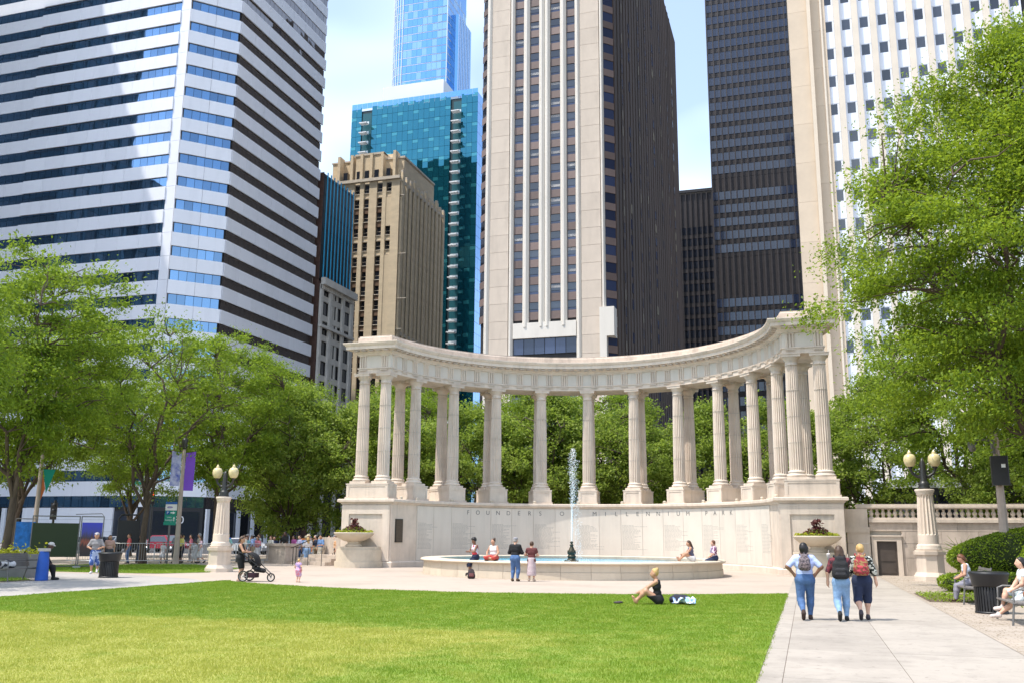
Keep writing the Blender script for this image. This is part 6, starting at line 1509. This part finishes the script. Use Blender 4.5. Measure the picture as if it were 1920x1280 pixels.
# black display panel
t = empty('display_panel', (-36.9, 45.4, 0), .68, 'black slab display panel with rounded top beside the forked trunk', 'display panel')
mb = MB(); mb.box(-.55, .55, -.09, .09, .78, 2.35); mb.build('screen_housing', BLACK, t)
mb = MB(); mb.tube([(-.55, 0, .0), (-.55, 0, 2.45), (-.42, 0, 2.66), (.42, 0, 2.66), (.55, 0, 2.45), (.55, 0, 0)], .05, 8); mb.build('frame', BLACK, t)
# parking direction sign
GRN = mat('sign_green', (.005, .26, .17), .5, .05, 3); SBL = mat('sign_blue', (.02, .12, .42), .5)
t = empty('parking_sign', (-34.1, 45.3, 0), .65, 'green parking direction sign with white arrow on a post', 'sign')
mb = MB(); mb.tube([(0, .06, 0), (0, .06, 2.15)], .055, 8); mb.build('post', GREYM, t)
mb = MB(); mb.box(-.30, .32, -.02, .02, 2.66, 2.9); mb.box(-.30, .32, -.02, .02, 2.28, 2.65); mb.box(-.33, .32, -.02, .02, 2.10, 2.27); mb.build('green_panel', GRN, t)
mb = MB(); mb.box(-.29, .32, -.02, .02, 2.91, 3.25); mb.build('white_panel', WHITE, t)
mb = MB(); mb.box(-.29, .32, -.02, .02, 3.26, 3.38); mb.build('blue_cap', SBL, t)
mb = MB(); mb.lathe([(.115, 0), (.115, .01), (0, .011)], 20); mb.build('parking_disc', SBL, t, (-.15, -.025, 2.78), (R(90), 0, 0))
link('letter', text_mesh('P', .18, .003), WHITE, t, (-.15, -.042, 2.78), (R(90), 0, 0))
mb = MB(); mb.add([(.0, -.028, 2.752), (.12, -.028, 2.752), (.12, -.028, 2.70), (.25, -.028, 2.78), (.12, -.028, 2.86), (.12, -.028, 2.808), (.0, -.028, 2.808)], [(0, 1, 2, 3, 4, 5, 6)]); mb.build('arrow', WHITE, t)
link('lettering', text_mesh('LAKE', .10, .003), WHITE, t, (-.05, -.024, 2.52), (R(90), 0, 0)); link('lettering', text_mesh('GARAGE', .10, .003), WHITE, t, (-.06, -.024, 2.37), (R(90), 0, 0))
mb = MB(); mb.add([(.18, -.024, 2.32), (.22, -.024, 2.32), (.22, -.024, 2.46), (.26, -.024, 2.46), (.20, -.024, 2.56), (.14, -.024, 2.46), (.18, -.024, 2.46)], [(0, 1, 2, 3, 4, 5, 6)]); mb.build('up_arrow', WHITE, t)
mb = MB(); mb.ball((-.05, -.03, 3.08), (.16, .006, .06), 10, 5); mb.build('badge', mat('badge_lilac', (.35, .32, .55), .5, .4, 12), t)
# lamp posts with banners
def banner_post(x, y, h, label, banners, rz=0.0):
    t = empty('banner_post', (x, y, 0), rz, label, 'lamp post', 'lamp posts with banners')
    mb = MB(); mb.tube([(0, 0, 0), (0, 0, .6), (0, 0, h)], [.20, .15, .085], 10); mb.build('pole', mat('pole_concrete', (.34, .28, .23), .8, .12, 3) if 'pole_concrete' not in MATS else MATS['pole_concrete'], t)
    mb = MB(); mb.lathe([(.09, h), (.15, h + .1), (.13, h + .35), (.18, h + .5), (.10, h + .62)], 12); mb.build('cap', DARKM, t)
    for pts, cl, nm in banners:
        mb = MB(); n = len(pts); mb.add([(px, -.015, pz) for px, pz in pts] + [(px, .015, pz) for px, pz in pts], [tuple(range(n)), tuple(range(2 * n - 1, n - 1, -1))] + [(i, n + i, n + (i + 1) % n, (i + 1) % n) for i in range(n)])
        mb.build('banner', cl, t)
        mb = MB(); a = pts[0]; b_ = pts[1]; mb.tube([(0, 0, a[1]), (b_[0] if abs(b_[0]) > abs(a[0]) else a[0], 0, b_[1])], .015, 6); mb.build('bracket', DARKM, t)
    return t
PUR = mat('purple_banner', (.17, .06, .46), .7, .05, 3); TEALB = mat('green_banner', (.0, .22, .16), .7, .05, 3); ORB = mat('orange_banner', (.45, .13, .04), .7, .05, 3)
PIC = mat('picture_banner', (.55, .55, .68), .7, .9, 2.6, c2=(.04, .06, .35))
banner_post(-39.6, 41.3, 6.3, 'tapered concrete lamp post with green and orange pennants at the left', [([(.12, 5.0), (.72, 5.0), (.35, 3.7)], TEALB, 0), ([(.10, 4.7), (.12, 4.72), (.30, 3.95), (.05, 3.1)], ORB, 0)], .75)
banner_post(-32.7, 44.2, 6.2, 'slim post with purple banner and picture banner beside the parking sign', [([(.12, 6.0), (.62, 6.1), (.60, 3.95), (.08, 3.95)], PUR, 0), ([(-.62, 6.1), (-.12, 6.0), (-.12, 4.2), (-.62, 4.2)], PIC, 0)], .64)
# tapered concrete pole with camera and cabinet, right edge
t = empty('camera_pole', (6.46, 36.29, 0), 0, 'tapered concrete pole with black cabinet and dome camera at the right', 'pole')
mb = MB(); oc = lambda r: [(r * math.cos(R(22.5 + 45 * k)), r * math.sin(R(22.5 + 45 * k))) for k in range(8)]
mb.prism(oc(.36), 0, .35, top=oc(.34)); mb.prism(oc(.29), .35, .75, top=oc(.17)); mb.prism(oc(.17), .75, 5.3, top=oc(.10)); mb.build('pole', mat('pink_concrete', (.45, .36, .31), .8, .1, 3, .1, 20), t)
mb = MB(); mb.lathe([(.12, 5.3), (.17, 5.34), (.14, 5.42), (.10, 5.46), (.15, 5.7), (.18, 5.95), (.05, 6.15)], 12); mb.build('finial', DARKM, t)
mb = MB(); mb.box(-.27, .27, -.40, -.15, 3.5, 4.5, 0, .02); mb.build('cabinet', BLACK, t)
mb = MB(); mb.box(.04, .17, -.405, -.401, 4.1, 4.22); mb.build('label_plate', WHITE, t)
mb = MB(); mb.tube([(-.1, -.1, 5.05), (-.5, -.15, 5.1), (-.75, -.18, 5.0)], .04, 8); mb.box(-.16, -.06, -.16, .1, 4.6, 5.2); mb.build('camera_arm', GREYM, t)
mb = MB(); mb.lathe([(.0, 4.66), (.08, 4.69), (.12, 4.78), (.14, 4.82), (.145, 4.98), (.10, 5.02), (0, 5.03)], 14, (-.78, -.18, 0)); mb.build('dome_camera', GREYM, t)
# crowd barriers
BG = 'steel crowd barriers along the corner'
bar = MB(); L = 2.25
bar.tube([(0, 0, .18), (0, 0, 1.02), (.08, 0, 1.1), (L - .08, 0, 1.1), (L, 0, 1.02), (L, 0, .18), (0, 0, .18)], .02, 6); barm = bar.mesh('frame', STEEL)
bar = MB()
for k in range(1, 17): bar.tube([(k * L / 17, 0, .18), (k * L / 17, 0, 1.1)], .009, 4)
barb = bar.mesh('bars', STEEL)
bar = MB()
for xx in (.3, L - .3): bar.box(xx - .02, xx + .02, -.3, .3, .0, .03); bar.tube([(xx, 0, .02), (xx, 0, .18)], .015, 5)
barf = bar.mesh('feet', STEEL)
bs = [(-36.3, 43.1, .55), (-34.35, 44.5, .62), (-32.55, 45.85, .75), (-30.9, 47.4, 1.0), (-30.95, 47.3, 0)]
path = [(-37.9, 42.0), (-36.0, 43.1), (-34.2, 44.35), (-32.5, 45.75), (-31.1, 47.45), (-29.9, 48.9)]
names = ['steel crowd barrier nearest the black display panel', 'steel crowd barrier below the parking sign', 'steel crowd barrier before the man in beige', 'steel crowd barrier left of the stone lamp post', 'steel crowd barrier ending at the stone seat wall']
for k in range(5):
    (x0, y0), (x1, y1) = path[k], path[k + 1]; a = math.atan2(y1 - y0, x1 - x0)
    t = empty('crowd_barrier', (x0, y0, 0), a, names[k], 'barrier', BG)
    s = math.hypot(x1 - x0, y1 - y0) / (L + .04)
    for nm, me in (('frame', barm), ('bars', barb), ('feet', barf)): link(nm, me, None, t, scale=(s, 1, 1))
# stone seat wall and steps left of the pylon
SW = empty('stone_seat_wall', (-29.2, 49.3, 0), -.55, 'limestone seat wall and steps left of the colonnade', 'wall')
mb = MB(); mb.box(-1.3, 1.2, -.5, .5, 0, .18); mb.box(-1.2, 1.1, -.42, .42, .18, .98); mb.box(-1.28, 1.18, -.5, .5, .98, 1.12); mb.build('end_block', STONE3, SW)
for k in range(3):
    mb = MB(); mb.box(1.2, 5.0, -.1 + k * .35, 1.6, .18 * k + .005, .18 * (k + 1)); mb.build('step', STONE3, SW)
mb = MB(); mb.box(1.2, 5.5, 1.6, 2.0, 0, 1.5); mb.build('back_wall', STONE3, SW)
RL = empty('handrail', (-27.2, 47.0, 0), -.5, 'dark metal handrail on the steps beside the pylon', 'railing')
mb = MB()
for xx in (0, .32): mb.tube([(xx, 0, 0), (xx, 0, .95)], .025, 6)
mb.tube([(-.4, 1.6, 1.45), (0, 0, .95), (.0, -.15, .92)], .025, 6); mb.tube([(.32, 0, .95), (2.4, .3, 1.0), (2.4, .3, 0)], .02, 6); mb.tube([(1.3, .15, .98), (1.3, .15, 0)], .02, 6); mb.build('rail', DARKM, RL)
# backpack on the ground at the rim
backpack(-12.65, 35.55, .03, .4, .95, cloth((.03, .02, .022)), cloth((.12, .04, .04)), 'dark backpack lying against the fountain wall below the jersey', -.5)
# stroller
ST = empty('stroller', (-18.72, 29.95, 0), -PI / 2 + .15, 'black three-wheeled jogging stroller beside the woman in black', 'stroller')
# local +y is the direction of travel
WHm = mat('wheel_rubber', (.02, .02, .02), .8); 
def wheel(parent, x, y, r, wd=.045):
    mb = MB(); n = 20
    for k in range(n):
        pass
    mb.tube([(wd * 0, r * math.cos(2 * PI * k / n), r * math.sin(2 * PI * k / n)) for k in range(n + 1)], .024, 6, 0, False)
    wl = mb.build('wheel', WHm, parent, (x, y, r + .024))
    mb = MB(); mb.tube([(0, .87 * r * math.cos(2 * PI * k / n), .87 * r * math.sin(2 * PI * k / n)) for k in range(n + 1)], .012, 5, 0, False)
    for k in range(8): a = 2 * PI * k / 8; mb.tube([(0, 0, 0), (0, .87 * r * math.cos(a), .87 * r * math.sin(a))], .005, 4, 0, False)
    mb.ball((0, 0, 0), .03, 6, 4); mb.build('rim', STEEL, wl)
wheel(ST, -.28, -.40, .17); wheel(ST, .28, -.40, .17); wheel(ST, 0, .52, .13)
mb = MB()
for s in (-1, 1):
    mb.tube([(s * .25, -.62, 1.02), (s * .25, -.50, .98), (s * .24, .0, .62), (s * .12, .50, .26), (0, .52, .15)], .018, 6); mb.tube([(s * .26, -.40, .19), (s * .25, -.12, .42), (s * .24, .05, .60)], .016, 6)
mb.tube([(-.25, -.62, 1.02), (.25, -.62, 1.02)], .022, 6); mb.build('frame', BLACK, ST)
V, Q = sdf_mesh([('c', (-.13, -.02, .42), (.13, -.02, .42), .06, .06), ('c', (-.13, -.28, .72), (.13, -.28, .72), .05, .05), ('c', (-.14, -.10, .48), (.14, -.22, .66), .05, .05), ('c', (.14, -.10, .48), (-.14, -.22, .66), .05, .05), ('c', (-.11, .24, .38), (.11, .24, .38), .045, .045), ('c', (0, 0, .42), (0, .24, .38), .09, .08)], .02, .05)
link('seat', mesh_from('seat', [(V, Q, 0)], [BLK]), None, ST)
mb = MB(); n = 9; Vv = []; Ff = []
for i in range(n):
    a = R(-10 + 120 * i / (n - 1))
    for k in range(7):
        b_ = -1 + 2 * k / 6; Vv.append((b_ * .24, -.26 + .32 * math.sin(a) * (1 - .15 * b_ * b_), .66 + .36 * math.cos(a) * (1 - .12 * b_ * b_)))
Ff = [(i * 7 + k, i * 7 + k + 1, (i + 1) * 7 + k + 1, (i + 1) * 7 + k) for i in range(n - 1) for k in range(6)]
mb.add(Vv, Ff, 0, True); o = mb.build('canopy', BLK, ST); md = o.modifiers.new('thick', 'SOLIDIFY'); md.thickness = .02
mb = MB(); mb.box(-.2, .2, -.42, .0, .14, .30, 0, .03); mb.build('basket', cloth((.05, .02, .03)), ST)
# traffic signals beyond the crowd
RED = bpy.data.materials.new('red_signal'); RED.use_nodes = True; _b = RED.node_tree.nodes['Principled BSDF']; _b.inputs['Base Color'].default_value = (.8, .02, .02, 1); _b.inputs['Emission Color'].default_value = (1, .03, .03, 1); _b.inputs['Emission Strength'].default_value = 2.2
for x, y, h, lb in ((-56.6, 72.5, 5.2, 'traffic signal showing red left of the stone lamp post'), (-41.5, 72.3, 5.0, 'traffic signal showing red right of the seat wall'), (-49.5, 53.2, 3.5, 'dark traffic signal above the poster frame')):
    t = empty('traffic_signal', (x, y, 0), .6, lb, 'traffic signal', 'traffic signals at the corner')
    mb = MB(); mb.tube([(0, 0, -.1), (0, 0, h + .3)], .08, 8); mb.build('post', DARKM, t)
    mb = MB(); mb.box(-.2, .2, -.34, -.08, h - 1.0, h + .15, 0, .03); mb.build('housing', BLACK, t)
    for k in range(3):
        mb = MB(); mb.ball((0, -.35, h - .05 - k * .36), (.14, .05, .14), 10, 6); mb.build('lens', RED if (k == 0 and h > 4) else BLACK, t)
# street name blades
t = empty('street_sign', (-57.2, 71.2, 0), .6, 'green street name blade hung by the signal', 'sign'); mb = MB(); mb.tube([(-.7, .05, 0), (-.7, .05, 6.3)], .06, 8); mb.build('post', DARKM, t); mb = MB(); mb.box(-.7, .9, -.02, .02, 5.9, 6.2); mb.build('blade', GRN, t)
# cars
def car(x, y, rz, colr, label, tall=1.0):
    t = empty('car', (x, y, -.12), rz, label, 'car', 'cars on the avenue'); pm_ = mat('car_paint_%d' % len(MATS), colr, .25, spec=.6)
    prof = [(-2.2, .35), (-2.25, .62), (-2.15, .85), (-1.55, .95), (-.95, 1.42 * tall), (.55, 1.45 * tall), (1.2, 1.0), (2.0, .86), (2.25, .62), (2.2, .35)]
    n = len(prof); V = []
    for s, in_ in ((-1, 1), (1, 1)):
        for px_, pz in prof: V.append((s * (.88 - (.16 if pz > 1.1 else 0)), px_, pz))
    mb = MB(); mb.add(V, [tuple(range(n)), tuple(range(2 * n - 1, n - 1, -1))] + [(i, n + i, n + (i + 1) % n, (i + 1) % n) for i in range(n)], 0); mb.build('body', pm_, t)
    mb = MB()
    for s in (-1, 1): mb.add([(s * .885, -1.35, .98), (s * .885, .98, .98), (s * .765, .48, 1.36 * tall), (s * .765, -.9, 1.34 * tall)], [(0, 1, 2, 3)])
    mb.add([(-.80, 1.16, 1.05), (.80, 1.16, 1.05), (.68, .62, 1.43 * tall), (-.68, .62, 1.43 * tall)], [(0, 1, 2, 3)]); mb.add([(-.80, -1.52, 1.0), (.80, -1.52, 1.0), (.68, -1.0, 1.40 * tall), (-.68, -1.0, 1.40 * tall)], [(3, 2, 1, 0)])
    mb.build('window', GL_WIN, t)
    for sx in (-1, 1):
        for yy in (-1.35, 1.4):
            mb = MB(); mb.lathe([(.0, -.1), (.32, -.1), (.33, -.06), (.33, .06), (.32, .1), (.0, .1)], 18); w_ = mb.build('wheel', WHm, t, (sx * .82, yy, .33), (0, R(90), 0)); mb = MB(); mb.lathe([(0, -.11), (.19, -.11), (.19, .11), (0, .11)], 12); mb.build('rim', STEEL, w_)
        mb = MB(); mb.box(sx * .62 - .16, sx * .62 + .16, 2.14, 2.26, .62, .76, 0, .03); mb.build('headlight', WHITE, t)
        mb = MB(); mb.box(sx * .66 - .14, sx * .66 + .14, -2.27, -2.17, .66, .80, 0, .02); mb.build('tail_light', mat('tail_red', (.4, .02, .02), .3) if 'tail_red' not in MATS else MATS['tail_red'], t)
    return t
car(-56.5 - 1.4, 60.5, .0, (.62, .64, .68), 'white car behind the black display panel')
car(-59.5, 78.5, -PI / 2, (.30, .03, .05), 'dark red car behind the stone lamp post', 1.1)
car(-58.8, 68.0, .0, (.05, .05, .06), 'black car behind the people at the parking sign')
car(-47.0, 73.0, -PI / 2, (.60, .60, .62), 'pale car behind the seat wall')
car(-40.0, 72.6, -PI / 2, (.50, .16, .03), 'orange taxi beside the colonnade steps')
car(-63.0, 76.0, 0, (.30, .32, .34), 'grey car farther along the avenue')
# glass entrance house far right behind the balustrade
t = empty('glass_pavilion', (14, 60, 0), 0, 'grey glass pavilion wall glimpsed behind the balustrade', 'building')
mb = MB(); mb.box(-9, 12, 0, 6, 0, 4.6); mb.build('wall', mat('dark_pavilion', (.06, .065, .08), .6, .1, 1), t)
for k in range(10):
    mb = MB(); mb.box(-8.6 + k * 2.0, -6.9 + k * 2.0, -.06, -.01, 2.0, 4.2); mb.build('window_pane', GL_WIN, t)
mb = MB(); mb.box(-9.2, 12.2, -.4, 6.2, 4.6, 4.9); mb.build('roof_edge', mat('pavilion_white', (.6, .62, .66), .6), t)
# pale wall glimpsed between the middle columns
mb = MB(); mb.box(-4, 4, 0, .4, 0, 4.4); o = mb.build('screen_wall', STONE, None, (-17.0, 88.2, 0)); tag(o, 'pale stone screen wall glimpsed low between the middle columns', 'wall')
